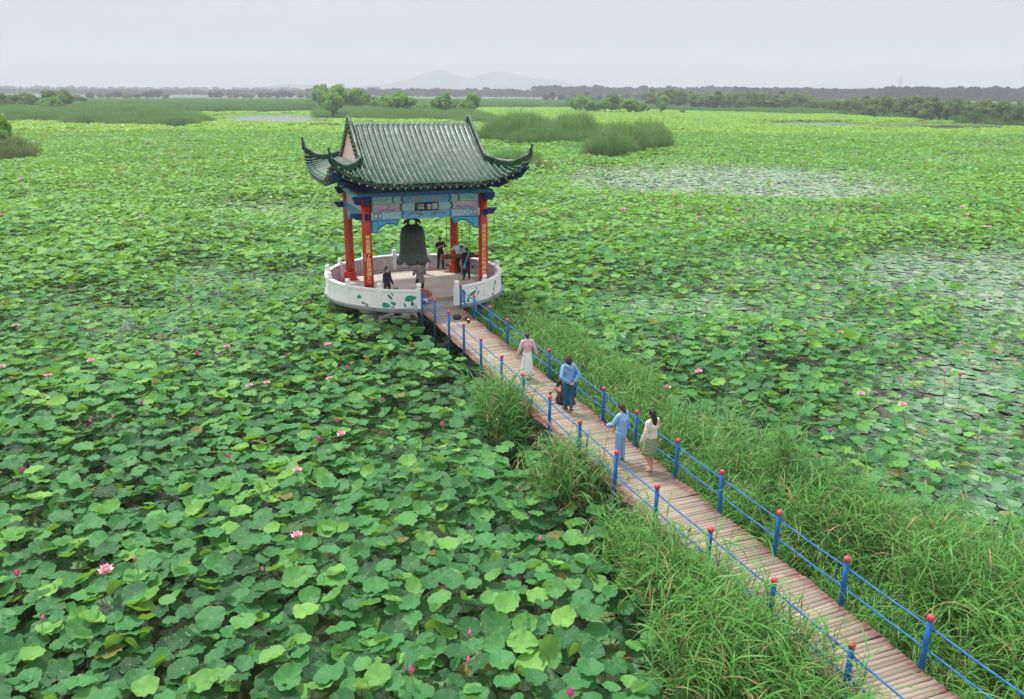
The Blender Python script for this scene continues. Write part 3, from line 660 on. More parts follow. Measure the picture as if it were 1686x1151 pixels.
def tile_mat(name, a, b, c, sp=.30):
    m = bpy.data.materials.new(name); m.use_nodes = True; MATS[name] = m
    t = m.node_tree; N, L = t.nodes, t.links; p = N['Principled BSDF']; p.inputs['Roughness'].default_value = .22; p.inputs['Specular IOR Level'].default_value = sp
    tc = N.new('ShaderNodeTexCoord'); n = N.new('ShaderNodeTexNoise'); n.inputs['Scale'].default_value = 3.2; n.inputs['Detail'].default_value = 8
    r = N.new('ShaderNodeValToRGB'); e = r.color_ramp.elements; e[0].color = a; e[1].color = c; e[0].position = .33; e[1].position = .72; x = e.new(.52); x.color = b
    L.new(tc.outputs['Object'], n.inputs['Vector']); L.new(n.outputs['Fac'], r.inputs[0]); L.new(r.outputs[0], p.inputs['Base Color'])
    n2 = N.new('ShaderNodeTexNoise'); n2.inputs['Scale'].default_value = 9; L.new(tc.outputs['Object'], n2.inputs['Vector'])
    mr = N.new('ShaderNodeMapRange'); mr.inputs['To Min'].default_value = .24; mr.inputs['To Max'].default_value = .58; L.new(n2.outputs['Fac'], mr.inputs[0]); L.new(mr.outputs[0], p.inputs['Roughness'])
tile_mat('tile_roll', (.035,.095,.062,1), (.070,.155,.108,1), (.15,.24,.19,1))
tile_mat('tile_pan', (.008,.038,.025,1), (.02,.065,.045,1), (.17,.18,.15,1), .9)  # palest tone is painted glints on the glazed pan tiles
tile_mat('ridge_green', (.006,.040,.020,1), (.012,.060,.032,1), (.04,.09,.06,1))
tile_mat('ridge_cap', (.03,.07,.05,1), (.10,.14,.12,1), (.24,.26,.24,1))

PAV = empty('bell_pavilion', (OX, OY, 0), TH)
tag(PAV, 'open bell pavilion with red columns and a green tiled roof on a round white platform', 'pavilion')
CY, RP = .33, 4.2
FLOOR = .20
# platform: round slab, ring floor, raised square floor
b = MB(); b.lathe([(RP+.0,-.10),(RP+.02,-.06),(RP+.02,.05)], (0,CY,0), 96); plat = b.build('platform', 'slab_edge', PAV)
b = MB(); b.lathe([(RP-.05,.054),(RP-.05,.058)], (0,CY,0), 96)
mat('ring_floor', (.36,.33,.32,1), .8, (.26,.23,.23,1), 1.8, bump=.25, bscale=9, detail=8); b.build('ring_floor', 'ring_floor', plat)
def floor_mat():
    m = mat('main_floor', (.54,.50,.44,1), .75, (.43,.39,.34,1), 1.2, detail=8)
    t = m.node_tree; N, L = t.nodes, t.links; p = N['Principled BSDF']
    tc = N.new('ShaderNodeTexCoord'); br = N.new('ShaderNodeTexBrick'); br.inputs['Scale'].default_value = 1.0
    br.inputs['Brick Width'].default_value = 2.3; br.inputs['Row Height'].default_value = .42; br.inputs['Mortar Size'].default_value = .008
    br.inputs['Color1'].default_value = (1,1,1,1); br.inputs['Color2'].default_value = (.86,.86,.86,1); br.inputs['Mortar'].default_value = (.55,.52,.5,1)
    old = p.inputs['Base Color'].links[0].from_socket; mm = N.new('ShaderNodeMix'); mm.data_type = 'RGBA'; mm.blend_type = 'MULTIPLY'; mm.inputs['Factor'].default_value = 1
    L.new(tc.outputs['Object'], br.inputs['Vector']); L.new(old, mm.inputs['A']); L.new(br.outputs['Color'], mm.inputs['B']); L.new(mm.outputs['Result'], p.inputs['Base Color'])
floor_mat()
b = MB(); b.box((0,.15,.128), (5.9,5.5,.144)); b.build('raised_floor', 'main_floor', plat)
b = MB(); b.box((0,-2.62,.128), (5.9,.06,.15)); b.build('step_edge', 'mortar', plat)
b = MB()
for x, y in [(-2.67,-2.1),(2.67,-2.1),(-2.67,2.5),(2.67,2.5)]:
    b.lathe([(.34,WATER-1),(.34,-.36),(.50,-.24),(.50,-.135)], (x,y,0), 20)
b.box((0,.3,-.2), (3.4,3.4,.12))
b.build('support_pier', 'concrete', PAV, False)
# parapet
A0, A1 = R_(-78), R_(-102+360)
def arc_wall(mb, r0, r1, z0, z1, a0, a1, n, mi=0):
    vs = []; 
    for i in range(n+1):
        a = a0+(a1-a0)*i/n
        for r, z in ((r0,z0),(r1,z0),(r1,z1),(r0,z1)): vs.append((r*math.cos(a), CY+r*math.sin(a), z))
    fs = []
    for i in range(n):
        for j in range(4): fs.append((4*i+j, 4*(i+1)+j, 4*(i+1)+(j+1)%4, 4*i+(j+1)%4))
    fs += [(0,1,2,3), (4*n+3,4*n+2,4*n+1,4*n)]; mb.add(vs, fs, mi)
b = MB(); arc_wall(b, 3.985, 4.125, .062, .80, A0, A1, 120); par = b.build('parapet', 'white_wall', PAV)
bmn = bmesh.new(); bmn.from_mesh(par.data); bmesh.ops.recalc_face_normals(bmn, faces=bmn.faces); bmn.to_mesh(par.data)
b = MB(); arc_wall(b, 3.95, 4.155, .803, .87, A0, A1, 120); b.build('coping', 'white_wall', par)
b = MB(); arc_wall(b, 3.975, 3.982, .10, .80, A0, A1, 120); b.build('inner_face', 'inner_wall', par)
for k in range(15):
    a = R_(-78 + 24*k) if k < 15 else 0
    a = R_(-78 + k*24)
    c = (4.055*math.cos(a), CY+4.055*math.sin(a), 0)
    b = MB(); b.box((c[0],c[1],.50), (.20,.20,.88), rz=a); b.lathe([(.07,.94),(.06,.98),(.10,1.0),(.115,1.05),(.115,1.10),(.09,1.15),(.04,1.16),(.001,1.16)], c, 14)
    b.build('baluster', 'white_wall', par)
# paintings and lines on the parapet
def cyl_pt(R, s, z): return (R*math.cos(s), CY+R*math.sin(s), z)
def blob(mb, R, a, z, w, h, n=16, mi=0, rot=0, jag=.12, seed=0):
    r = np.random.RandomState(seed); vs = [cyl_pt(R, a, z)]; rad = 1+jag*r.randn(n)
    for q in (.5, 1):
        for j in range(n):
            t = 2*math.pi*j/n; x, y = w*q*rad[j]*math.cos(t), h*q*rad[j]*math.sin(t)
            vs.append(cyl_pt(R, a+(x*math.cos(rot)-y*math.sin(rot))/abs(R), z + x*math.sin(rot)+y*math.cos(rot)))
    fs = [(0,1+j,1+(j+1)%n) for j in range(n)] + [(1+j,1+n+j,1+n+(j+1)%n,1+(j+1)%n) for j in range(n)]
    mb.add(vs, fs, mi)
def stroke(mb, R, pts, w, mi=0):
    """pts: (angle, z)"""
    vs = []; k = len(pts)
    for i, (a, z) in enumerate(pts):
        a2, z2 = pts[min(i+1, k-1)]; a1, z1 = pts[max(i-1, 0)]
        dx, dz = (a2-a1)*abs(R), z2-z1; l = math.hypot(dx, dz) or 1; nx, nz = -dz/l*w/2, dx/l*w/2
        vs += [cyl_pt(R, a+nx/abs(R), z+nz), cyl_pt(R, a-nx/abs(R), z-nz)]
    mb.add(vs, [(2*i,2*i+1,2*i+3,2*i+2) for i in range(k-1)], mi)
RO = 4.129
pb = MB(); deg = R_
# left group beside the bridge: (angle deg, z, w, h, rot, material)
for a, z, w, h, rot, mi in [(-107.2,.52,.24,.115,.25,0),(-106.2,.27,.05,.10,-.2,1),(-110.5,.22,.05,.08,.3,0),(-105,.10,.5,.012,0,0),(-122.0,.20,.17,.12,-.1,0),(-117.4,.28,.13,.08,-.5,0),(-119.3,.56,.16,.045,-.75,1),(-117.7,.68,.08,.03,-.9,0),(-118,.12,.10,.03,0,0),
                            (-66.5,.47,.22,.08,.35,0),(-65.6,.38,.07,.045,.2,1),(-63.4,.66,.04,.07,0,0),(-61.5,.46,.04,.10,-.3,0),(-70,.22,.07,.14,-.3,0),(-64.5,.12,.35,.012,0,0),(-42,.60,.14,.06,.8,0),(-40.5,.66,.06,.05,.6,0),(-44,.34,.05,.12,-.4,1),(-140,.45,.13,.08,.3,0),(-137,.2,.12,.06,0,0)]:
    blob(pb, RO, deg(a), z, w, h, mi=mi, rot=rot, seed=int(abs(a)*7))
for pts, w, mi in [([(-106.4,.45),(-105.6,.3),(-105.0,.12)],.025,0),([(-107,.42),(-104.2,.2),(-103.4,.10)],.03,0),([(-119.5,.52),(-120.2,.3),(-120.5,.12)],.012,2),([(-66.8,.42),(-67,.25),(-67.0,.1)],.015,2),([(-65.0,.4),(-64.8,.12)],.02,2),([(-62.6,.42),(-62.9,.1)],.02,2),
                   ([(-42.5,.52),(-43,.2)],.012,2),([(-40,.6),(-40,.2)],.02,2),([(-56,.62),(-57,.4),(-56.6,.2)],.012,2),([(-112.5,.4),(-113.6,.25),(-113,.1)],.012,2),([(-111,.35),(-110.6,.2),(-111,.1)],.01,2),([(-103.2,.3),(-103.8,.2)],.012,2),([(-109.4,.65),(-110.3,.5)],.012,2),([(-114.5,.6),(-115.6,.45)],.010,2)]:
    stroke(pb, RO, [(deg(a), z) for a, z in pts], w, mi)
pb.build('lotus_painting', ['paint_green','paint_dark','paint_stroke'], par)
ib = MB(); RI = 3.972; r3 = np.random.RandomState(3)
for k in range(14):
    a0, a1 = deg(-76+24*k+2.4), deg(-76+24*k+20)
    for z in (.14, .74): stroke(ib, RI, [(a0+(a1-a0)*t/8, z) for t in range(9)], .028, 0)
    for a in (a0, a1): stroke(ib, RI, [(a, .14), (a+.03*(1 if a == a0 else -1)*0, .74)], .024, 0)
    for c in range(13):
        aa = a0 + (a1-a0)*(.1+.8*c/12)
        if r3.rand() < .12: continue
        for q in range(r3.randint(6, 12)):
            z = .66-.042*q; stroke(ib, RI, [(aa-.0045, z+.006*r3.randn()), (aa+.0045, z+.006*r3.randn())], .018, 1)
for a in (90-24*.5+12, 66+12):     # crossed blue bands between wall panels
    ac = deg(a-2.0)
    stroke(ib, RI-.003, [(ac-.07,.72),(ac-.02,.52),(ac,.44),(ac-.02,.36),(ac-.07,.15)], .035, 2); stroke(ib, RI-.003, [(ac+.07,.72),(ac+.02,.52),(ac,.44),(ac+.02,.36),(ac+.07,.15)], .035, 2)
blob(ib, RI-.003, deg(27), .42, .11, .09, mi=3, seed=2); blob(ib, RI-.003, deg(50), .36, .10, .08, mi=3, seed=4)
ib.build('wall_script', ['blue_line','ink','blue_line','ink'] if mat('blue_line', (.05,.13,.30,1), .6) else [], par)

# columns
CF, CB = -2.05, 2.35
COLS = {'fl': (-2.65,CF), 'fr': (2.65,CF), 'bl': (-2.65,CB), 'br': (2.65,CB)}
def glyph_mesh(ch, size):
    cu = bpy.data.curves.new('glyph', 'FONT'); cu.body = ch; cu.size = size; cu.align_x = 'CENTER'; cu.align_y = 'CENTER'; cu.offset = size*.012; cu.resolution_u = 3
    o = bpy.data.objects.new('glyph', cu); COL.objects.link(o); dg = bpy.context.evaluated_depsgraph_get(); dg.update()
    me = bpy.data.meshes.new_from_object(o.evaluated_get(dg)); bpy.data.objects.remove(o); bpy.data.curves.remove(cu)
    v = [tuple(x.co) for x in me.vertices]; f = [tuple(p.vertices) for p in me.polygons]; bpy.data.meshes.remove(me)
    if v:
        xs = [p[0] for p in v]; ys = [p[1] for p in v]; cx, cy = (min(xs)+max(xs))/2, (min(ys)+max(ys))/2; v = [(p[0]-cx, p[1]-cy, 0) for p in v]
    return v, f
RC = .205
for k, (x, y) in COLS.items():
    m = 'red_paint' if k[0] == 'f' else 'red_old'
    b = MB(); b.lathe([(RC+.01,FLOOR+.43),(RC+.012,1.2),(RC,3.0),(RC-.012,4.68)], (x,y,0), 28); c = b.build('column', m, PAV, True)
    b = MB(); b.lathe([(.31,FLOOR),(.31,FLOOR+.36),(.29,FLOOR+.42),(.22,FLOOR+.43)], (x,y,0), 28); b.build('column_base', 'red_paint', c)
    if k[0] == 'f':
        txt = '钟奏寰國下音禄满颂升平' if k == 'fl' else '湖阔溪洗马放红莲牧盛秋'
        tb = MB(); face = R_(-90 if k == 'fl' else -101)
        z0, z1 = (3.02, 1.02) if k == 'fl' else (3.22, 1.12)
        for i, ch in enumerate(txt):
            v, f = glyph_mesh(ch, .20); z = z0 + (z1-z0)*i/(len(txt)-1)
            tb.add([(x+(RC+.016)*math.cos(face+p[0]/RC), y+(RC+.016)*math.sin(face+p[0]/RC), z+p[1]) for p in v], f)
        if k == 'fl':
            for i, ch in enumerate('辛丑年'):
                v, f = glyph_mesh(ch, .09); tb.add([(x+(RC+.016)*math.cos(face-.75+p[0]/RC), y+(RC+.016)*math.sin(face-.75+p[0]/RC), 2.25-i*.12+p[1]) for p in v], f)
        tb.build('inscription', 'gold_text', c)
# front and back painted beams (three bands), side beams with teal tops
def face_poly(mb, pts, y, mi, s=1):
    mb.add([(p[0], y, p[1]) for p in pts], [tuple(range(len(pts)))], mi)
def strip2(mb, pts, w, y, mi):
    vs = []; k = len(pts)
    for i, (x, z) in enumerate(pts):
        x2, z2 = pts[min(i+1,k-1)]; x1, z1 = pts[max(i-1,0)]; l = math.hypot(x2-x1, z2-z1) or 1
        nx, nz = -(z2-z1)/l*w/2, (x2-x1)/l*w/2; vs += [(x+nx,y,z+nz),(x-nx,y,z-nz)]
    mb.add(vs, [(2*i,2*i+1,2*i+3,2*i+2) for i in range(k-1)], mi)
ZB = [3.70, 4.035, 4.37, 4.70]
for ys in (-1, 1):
    yb = CF if ys < 0 else CB; yf = yb + ys*.13; xe = 2.65-RC-.005
    bm_ = empty('painted_beam', (0,0,0)); bm_.parent = PAV
    for i, (m, dy) in enumerate((('white_blue',.0),('lilac_panel',-.02),('cyan_pale',0.))):
        b = MB(); b.box((0, yb+ys*dy/2, (ZB[i]+ZB[i+1])/2), (2*xe, .26+dy, ZB[i+1]-ZB[i]-.004)); b.build('beam_band', m, bm_)
    d = MB(); e = ys*.004; mats = ['cartouche','deep_blue2','gold','purple_line','teal_dark','white_blue','cyan_pale','sky_blue','brown_beast','rafter_tip']
    if 'deep_blue2' not in MATS: mat('deep_blue2', (.006,.07,.28,1), .5)
    Y0 = yf + e
    def cart(z0, z1, w, mi, bulge, edge, ew):
        n = 8; pr = [( w + bulge*math.sin(math.pi*j/n), z0+(z1-z0)*j/n) for j in range(n+1)]; pl = [(-x, z) for x, z in pr]
        for j in range(n): d.add([(pl[j][0],Y0,pl[j][1]),(pr[j][0],Y0,pr[j][1]),(pr[j+1][0],Y0,pr[j+1][1]),(pl[j+1][0],Y0,pl[j+1][1])], [(0,1,2,3)], mi)
        for s in (pr, pl): strip2(d, s, ew, Y0+e*.6, edge)
    cart(ZB[2]+.01, ZB[3]-.005, 1.00, 0, .10, 1, .075); cart(ZB[0]+.005, ZB[1]-.008, 1.02, 0, .10, 1, .06)
    cart(ZB[1]+.008, ZB[2]-.008, 1.08, 6, .07, 4, .10)
    for s in (-1, 1):
        strip2(d, [(s*(1.16+.06*math.sin(math.pi*j/6)), ZB[1]+.01+.315*j/6) for j in range(7)], .022, Y0+e*.8, 2)
        strip2(d, [(s*(1.42+.07*math.sin(math.pi*j/6)), ZB[2]+.01+.315*j/6) for j in range(7)], .06, Y0, 1)
        strip2(d, [(s*(xe-.09), ZB[1]), (s*(xe-.09), ZB[3])], .025, Y0+e*.3, 2)
        strip2(d, [(s*(xe-.03), ZB[1]), (s*(xe-.03), ZB[3])], .06, Y0+e*.2, 1)
        # dragon and phoenix squiggles
        strip2(d, [(s*(.10+.62*t/20), 4.54+.085*math.sin(t*1.25)*(1-.3*t/20)) for t in range(21)], .042, Y0+e, 2)
        strip2(d, [(s*(.72+.2*t/6), 4.50+.11*(t/6)) for t in range(7)], .025, Y0+e, 8)
        for q in range(4): strip2(d, [(s*(.18+.15*q), 4.46), (s*(.22+.15*q), 4.41)], .02, Y0+e, 8)
        strip2(d, [(s*(.22+.62*t/10), 3.84+.10*math.sin(t*.30)+.01*math.sin(t*2)) for t in range(11)], .06, Y0+e, 8)
        strip2(d, [(s*(.30+.12*t/4), 3.85+.09*math.cos(t)) for t in range(5)], .035, Y0+e, 8); strip2(d, [(s*.16,3.94),(s*.20,3.84),(s*.3,3.82)], .025, Y0+e, 8)
        # hills and sun on the lilac panels
        for q in range(2): strip2(d, [(s*(1.35+.85*t/14), 4.10+.03*q+.045*math.sin(t*.9+q*2)+.02*math.sin(t*2.1)) for t in range(15)], .022, Y0+e, 3)
        # dark sketch on the pale end panels
        rr_ = np.random.RandomState(9+s)
        for q in range(16):
            cx, cz = s*(1.72+.45*rr_.rand()), 4.45+.17*rr_.rand(); strip2(d, [(cx+.05*rr_.randn(), cz+.02*rr_.randn()) for t in range(3)], .012, Y0+e, 4)
        # blue fretwork on the lower band
        for x0 in (1.20, 1.36, 1.52): strip2(d, [(s*(x0+.07*math.cos(t*.785)), 3.87+.05*math.sin(t*.785)) for t in range(9)], .018, Y0+e, 7)
        for x0, w in ((1.75,.11),(2.05,.10),(2.22,.10)): strip2(d, [(s*(x0+w*math.cos(t*.785)), 3.87+.11*math.sin(t*.785)) for t in range(9)], .03, Y0+e, 1 if x0 > 2 else 7)
        for z in (3.735, 4.005): strip2(d, [(s*1.12,z),(s*(xe-.1),z)], .028, Y0+e*.7, 7)
        strip2(d, [(s*2.33,3.72),(s*2.33,4.02)], .05, Y0+e*1.2, 9)
    strip2(d, [(-1.62-.05+.05*math.cos(t),4.26+.05*math.sin(t)) for t in range(8)], .035, Y0+e, 2)
    strip2(d, [(-xe,ZB[1]),(xe,ZB[1])], .014, Y0+e*1.3, 8); strip2(d, [(-xe,ZB[2]),(xe,ZB[2])], .014, Y0+e*1.3, 8)
    d.build('beam_painting', mats, bm_)
    if ys < 0:
        b = MB(); b.box((0,yf-.035,4.20), (1.06,.05,.345)); pq = b.build('name_board', 'black_board', PAV)
        tb = MB()
        for ch, px_, sz in (('圓',.36,.27),('音',.10,.24),('阁',-.16,.25)):
            v, f = glyph_mesh(ch, sz); tb.add([(px_+p[0], yf-.065, 4.20+p[1]) for p in v], f)
        for i in range(3):
            for j, xx in enumerate((-.40,)):
                v, f = glyph_mesh('辛丑年'[i], .07); tb.add([(xx+p[0], yf-.065, 4.28-.085*i+p[1]) for p in v], f)
        tb.build('board_lettering', 'white_text', pq)
    # corner braces
    for s in (-1, 1):
        br = MB(); out_ = [(xe,3.70),(xe,3.14),(xe-.26,3.14),(xe-.30,3.26),(xe-.42,3.36),(xe-.62,3.47),(xe-.82,3.50),(xe-1.0,3.46),(xe-1.13,3.40),(xe-1.28,3.70)]
        vs = [(s*x, yb-.05*0+ys*.05, z) for x, z in out_] + [(s*x, yb+ys*-.05, z) for x, z in out_]; n = len(out_)
        fs = [tuple(range(n)), tuple(range(2*n-1, n-1, -1))] + [(i, (i+1)%n, n+(i+1)%n, n+i) for i in range(n)]
        br.add(vs, fs, 0)
        q = MB(); strip2(q, [(s*x, z) for x, z in [(xe-.03,3.67),(xe-.03,3.17),(xe-.24,3.17),(xe-.29,3.29),(xe-.42,3.40),(xe-.62,3.51),(xe-.82,3.54),(xe-1.0,3.50),(xe-1.12,3.45),(xe-1.21,3.67),(xe-.03,3.67)]], .055, yb+ys*.056, 0)
        strip2(q, [(s*(xe-.28),3.67),(s*(xe-.28),3.3)], .04, yb+ys*.056, 0)
        strip2(q, [(s*(xe-.19),3.23),(s*(xe-.09),3.25)], .05, yb+ys*.060, 1)
        bo = br.build('corner_brace', 'sky_blue', PAV); q.build('brace_border', ['blue_paint','gold'], bo)
# side beams
for s in (-1, 1):
    yl = (CB-CF)-2*RC-.01; ym = (CB+CF)/2
    b = MB(); b.box((s*2.65,ym,4.215), (.10,yl,.66)); b.build('side_panel', 'side_panel' if 'side_panel' in MATS else mat('side_panel', (.60,.54,.56,1), .7, (.54,.48,.52,1), 4), PAV)
    b = MB(); b.box((s*2.65,ym,3.84), (.34,yl,.28)); lb = b.build('side_beam', 'blue_paint', PAV)
    b = MB(); b.box((s*2.65,ym,3.986), (.36,yl,.012)); b.build('beam_top', 'teal_paint', lb)
    b = MB(); b.box((s*2.65,ym,4.625), (.46,yl,.15)); ub = b.build('side_beam', 'sky_blue', PAV)
    for e in (-1, 1):
        y0 = ym+e*yl/2; o_ = [(y0,3.70),(y0,3.2),(y0-e*.25,3.2),(y0-e*.4,3.4),(y0-e*.9,3.5),(y0-e*1.05,3.70)]; n = len(o_)
        br = MB(); vs = [(s*2.65+.05, y, z) for y, z in o_] + [(s*2.65-.05, y, z) for y, z in o_]
        br.add(vs, [tuple(range(n)), tuple(range(2*n-1,n-1,-1))] + [(i,(i+1)%n,n+(i+1)%n,n+i) for i in range(n)]); br.build('corner_brace', 'sky_blue', PAV)
# top plate
b = MB()
XO, YO = 2.65+.36, .34
ym = (CB+CF)/2; yh = (CB-CF)/2+YO
b.box((0,CF-.02,4.775), (2*XO,.64,.13)); b.box((0,CB+.02,4.775), (2*XO,.64,.13))
for s in (-1, 1): b.box((s*(2.65+.02),ym,4.777), (.66,2*yh-1.30,.126))
tp = b.build('top_plate', 'blue_paint', PAV)
b = MB(); b.box((0,CF-.02,4.846), (2*XO-.02,.60,.012)); b.box((0,CB+.02,4.846), (2*XO-.02,.60,.012))
for s in (-1, 1): b.box((s*(2.65+.02),ym,4.846), (.64,2*yh-1.30,.012))
b.build('plate_top', 'teal_paint', tp)
# projecting beam ends at the columns
def snout(x, y, dx, dy, z, h, L, w, m='deep_blue'):
    b = MB(); pr = [(0,0),(L,0),(L*.55,-h),(0,-h)] if h < .29 else [(0,0),(L,0),(L*.98,-h*.35),(L*.8,-h*.45),(L*.8,-h*.8),(L*.55,-h),(0,-h)]
    n = len(pr); vs = []
    for q in (-1, 1):
        for a, zz in pr: vs.append((x+dx*(RC-.03+a)+(-dy)*q*w/2, y+dy*(RC-.03+a)+dx*q*w/2, z+zz))
    b.add(vs, [tuple(range(n-1,-1,-1)), tuple(range(n,2*n))] + [(i,(i+1)%n,n+(i+1)%n,n+i) for i in range(n)]); return b.build('beam_end', m, PAV)
for k, (x, y) in COLS.items():
    sx = -1 if x < 0 else 1; sy = -1 if y < 0 else 1
    snout(x, y, sx, 0, 4.69, .33, .36, .20); snout(x, y, 0, sy, 4.69, .33, .30, .20)
    snout(x, y, sx, 0, 3.99, .26, .48, .18); snout(x, y, 0, sy, 3.99, .26, .26, .18)

# roof -------------------------------------------------------------------
AX, BY, ZE, YC = 2.65+1.62, 2.2+1.62, 5.33, .15
def prof(d): return .36*d + .068*d*d
def gl(t): return max(0., (t-.40)/.60)**2.1
def roof_z(x, y, main=True):
    y -= YC; ax = abs(x); ay = math.sqrt(y*y+.12**2)
    dy = BY-ay; dx = AX-ax
    d = dy if (ax < 2.72 and main) else min(dx, dy)
    d = max(0, d)
    lift = .92*gl(min(1, ax/AX))*gl(min(1, abs(y)/BY))
    return ZE + prof(d) + lift
tiles = MB(); pans = MB(); ends = MB()
SP = .232
def col_tiles(x0, dirn, fixed):
    """one row of roll tiles; dirn 'y' rows run front/back at x=x0, 'x' rows run to the sides at y=x0"""
    pts = []
    return pts
def row(path, side, w=SP):
    # cover roll: short overlapping lengths
    L = [0]
    for i in range(1, len(path)): L.append(L[-1] + (Vector(path[i])-Vector(path[i-1])).length)
    tot = L[-1]; n = max(1, int(round(tot/.30)))
    def pt(s):
        s = min(max(s, 0), tot)
        for i in range(1, len(L)):
            if s <= L[i]+1e-9:
                t = (s-L[i-1])/max(1e-9, L[i]-L[i-1]); return Vector(path[i-1]).lerp(Vector(path[i]), t)
        return Vector(path[-1])
    up = Vector((0,0,.035))
    for i in range(n):
        a, b_, c = pt(tot*i/n), pt(tot*(i+.5)/n), pt(tot*(i+1)/n+.015)
        tiles.path([a+up, b_+up, c+up], [.050,.054,.060], n=8, ref=side, cap=(i == n-1))
    # pan course between the rolls: small stepped tiles
    sd = Vector(side)*w
    m = max(1, int(round(tot/.115))); vs = []
    for i in range(m):
        a, c = pt(tot*i/m), pt(tot*(i+1)/m)
        o = len(pans.v)
        for p, dz in ((a, .0), (c, .028)):
            for t, sag in ((.16, .02), (.5, -.018), (.84, .02)):
                pans.v.append(tuple(p + sd*t + Vector((0,0,dz+sag))))
        for p, dz in ((c, .0),):
            for t, sag in ((.16, .02), (.5, -.018), (.84, .02)):
                pans.v.append(tuple(p + sd*t + Vector((0,0,dz+sag-.004))))
        for j in range(2):
            pans.f.append((o+j, o+j+1, o+3+j+1, o+3+j)); pans.f.append((o+3+j, o+3+j+1, o+6+j+1, o+6+j)); pans.m += [0, 0]
    e = pt(tot); d = (e-pt(tot-.1)).normalized()
    # drip tile at the eave
    ends.ball(e+up+d*.01, .062, 8, 0, (1,1,1)); q = e+sd*.5; s1 = Vector(side)
    ends.add([q-s1*.085+Vector((0,0,.02)), q+s1*.085+Vector((0,0,.02)), q+s1*.05+Vector((0,0,-.05))+d*.02, q+Vector((0,0,-.085))+d*.02, q-s1*.05+Vector((0,0,-.05))+d*.02], [(0,1,2,3,4),(4,3,2,1,0)], 0)
# main + front/back rows
nx = int(AX/SP)
for sgn in (-1, 1):
    for i in range(-nx, nx+1):
        x = i*SP; ax = abs(x)
        if ax > AX-.08: continue
        y_in = 0. if ax < 2.66 else BY-(AX-ax)
        if ax >= 2.66 and BY-y_in < .15: continue
        n = 18; path = []
        for k in range(n+1):
            yy = y_in + (BY-y_in)*k/n; path.append((x, YC+sgn*yy, roof_z(x, YC+sgn*yy)))
        row(path, (1 if sgn < 0 else -1, 0, 0))
# side skirts
ny = int(BY/SP)
for sgn in (-1, 1):
    for i in range(-ny, ny+1):
        y = i*SP
        if abs(y) > BY-.08: continue
        x_in = max(2.81, AX-(BY-abs(y)))
        if AX-x_in < .15: continue
        n = 10; path = [(sgn*(x_in+(AX-x_in)*k/n), YC+y, roof_z(sgn*(x_in+(AX-x_in)*k/n+.0001), YC+y, False)) for k in range(n+1)]
        row(path, (0, 1 if sgn > 0 else -1, 0))
ROOF = tiles.build('roof', 'tile_roll', PAV, True)
pans.build('pan_tiles', 'tile_pan', ROOF); ends.build('eave_tiles', 'tile_roll', ROOF, True)
# roof board below the tiles, fascia and rafters
bd = MB(); n = 40; V = []; F = []
GX = [ -AX+2*AX*i/n for i in range(n+1)]; GY = [YC-BY+2*BY*j/n for j in range(n+1)]
for j in range(n+1):
    for i in range(n+1): V.append((GX[i]*.995, YC+(GY[j]-YC)*.995, min(roof_z(GX[i], GY[j], abs(GX[i]) < 2.6), 99)-.03))
k0 = len(V); V += [(x, y, z-.10) for x, y, z in V]
for j in range(n):
    for i in range(n):
        a = j*(n+1)+i; F.append((a, a+1, a+n+2, a+n+1)); F.append((k0+a, k0+a+n+1, k0+a+n+2, k0+a+1))
for i in range(n):
    for a, c in ((i, i+1), ((n)*(n+1)+i, (n)*(n+1)+i+1), (i*(n+1), (i+1)*(n+1)), (i*(n+1)+n, (i+1)*(n+1)+n)): F.append((a, c, k0+c, k0+a))
bd.add(V, F); bd.build('roof_board', 'tile_pan', ROOF)
rf = MB(); rt = MB()
for sgn in (-1, 1):
    for i in range(-13, 14):
        x = i*.315
        if abs(x) < AX-.15:
            p0 = (x, YC+sgn*(BY-1.3), roof_z(x, YC+sgn*(BY-1.3))-.22+.0); p1 = (x, YC+sgn*(BY-.06), roof_z(x, YC+sgn*(BY-.06))-.19)
            if abs(x) > 2.9: p0 = (2.9*(1 if x > 0 else -1)+(x-2.9*(1 if x > 0 else -1))*.3, YC+sgn*(BY-1.3), p0[2])
            rf.path([p0, p1], .045, n=8); rt.path([p1, (p1[0], p1[1]+sgn*.012, p1[2])], .043, n=8)
        if abs(x) < BY-.15:
            p0 = (sgn*(AX-1.3), YC+x, roof_z(sgn*(AX-1.3), YC+x, False)-.22); p1 = (sgn*(AX-.06), YC+x, roof_z(sgn*(AX-.06), YC+x, False)-.19)
            rf.path([p0, p1], .045, n=8, ref=(0,1,0)); rt.path([p1, (p1[0]+sgn*.012, p1[1], p1[2])], .043, n=8, ref=(0,1,0))
rfo = rf.build('rafters', 'teal_dark', ROOF); rt.build('rafter_tips', 'rafter_tip', rfo)
# gables
for s in (-1, 1):
    b = MB(); pts = []
    for k in range(-10, 11):
        yy = k/10*2.35; pts.append((s*2.80, YC+yy, roof_z(2.5, YC+yy)-.10))
    base = roof_z(2.73, YC, False)+.0
    low = [(s*2.80, YC+2.3, base-.1), (s*2.80, YC-2.3, base-.1)]
    vs = pts+low; n = len(vs); vs2 = [(x-s*.06, y, z) for x, y, z in vs]
    b.add(vs+vs2, [tuple(range(n)), tuple(range(2*n-1, n-1, -1))] + [(i,(i+1)%n,n+(i+1)%n,n+i) for i in range(n)]); g = b.build('gable', 'gable_pink', PAV)
    b = MB(); b.path([(s*2.84, p[1], p[2]-.03) for p in pts], .03, .08, n=6, ref=(1,0,0)); b.build('bargeboard', 'brown_wood', g)
    b = MB()   # short tile ends that line the gable slope
    for k in range(-9, 10):
        yy = k*.235; z = roof_z(2.5, YC+yy)+.02
        b.path([(s*2.70, YC+yy, z+.03), (s*2.90, YC+yy, z-.05)], [.05,.058], n=8, ref=(0,1,0))
    b.build('verge_tiles', 'tile_roll', g, True)
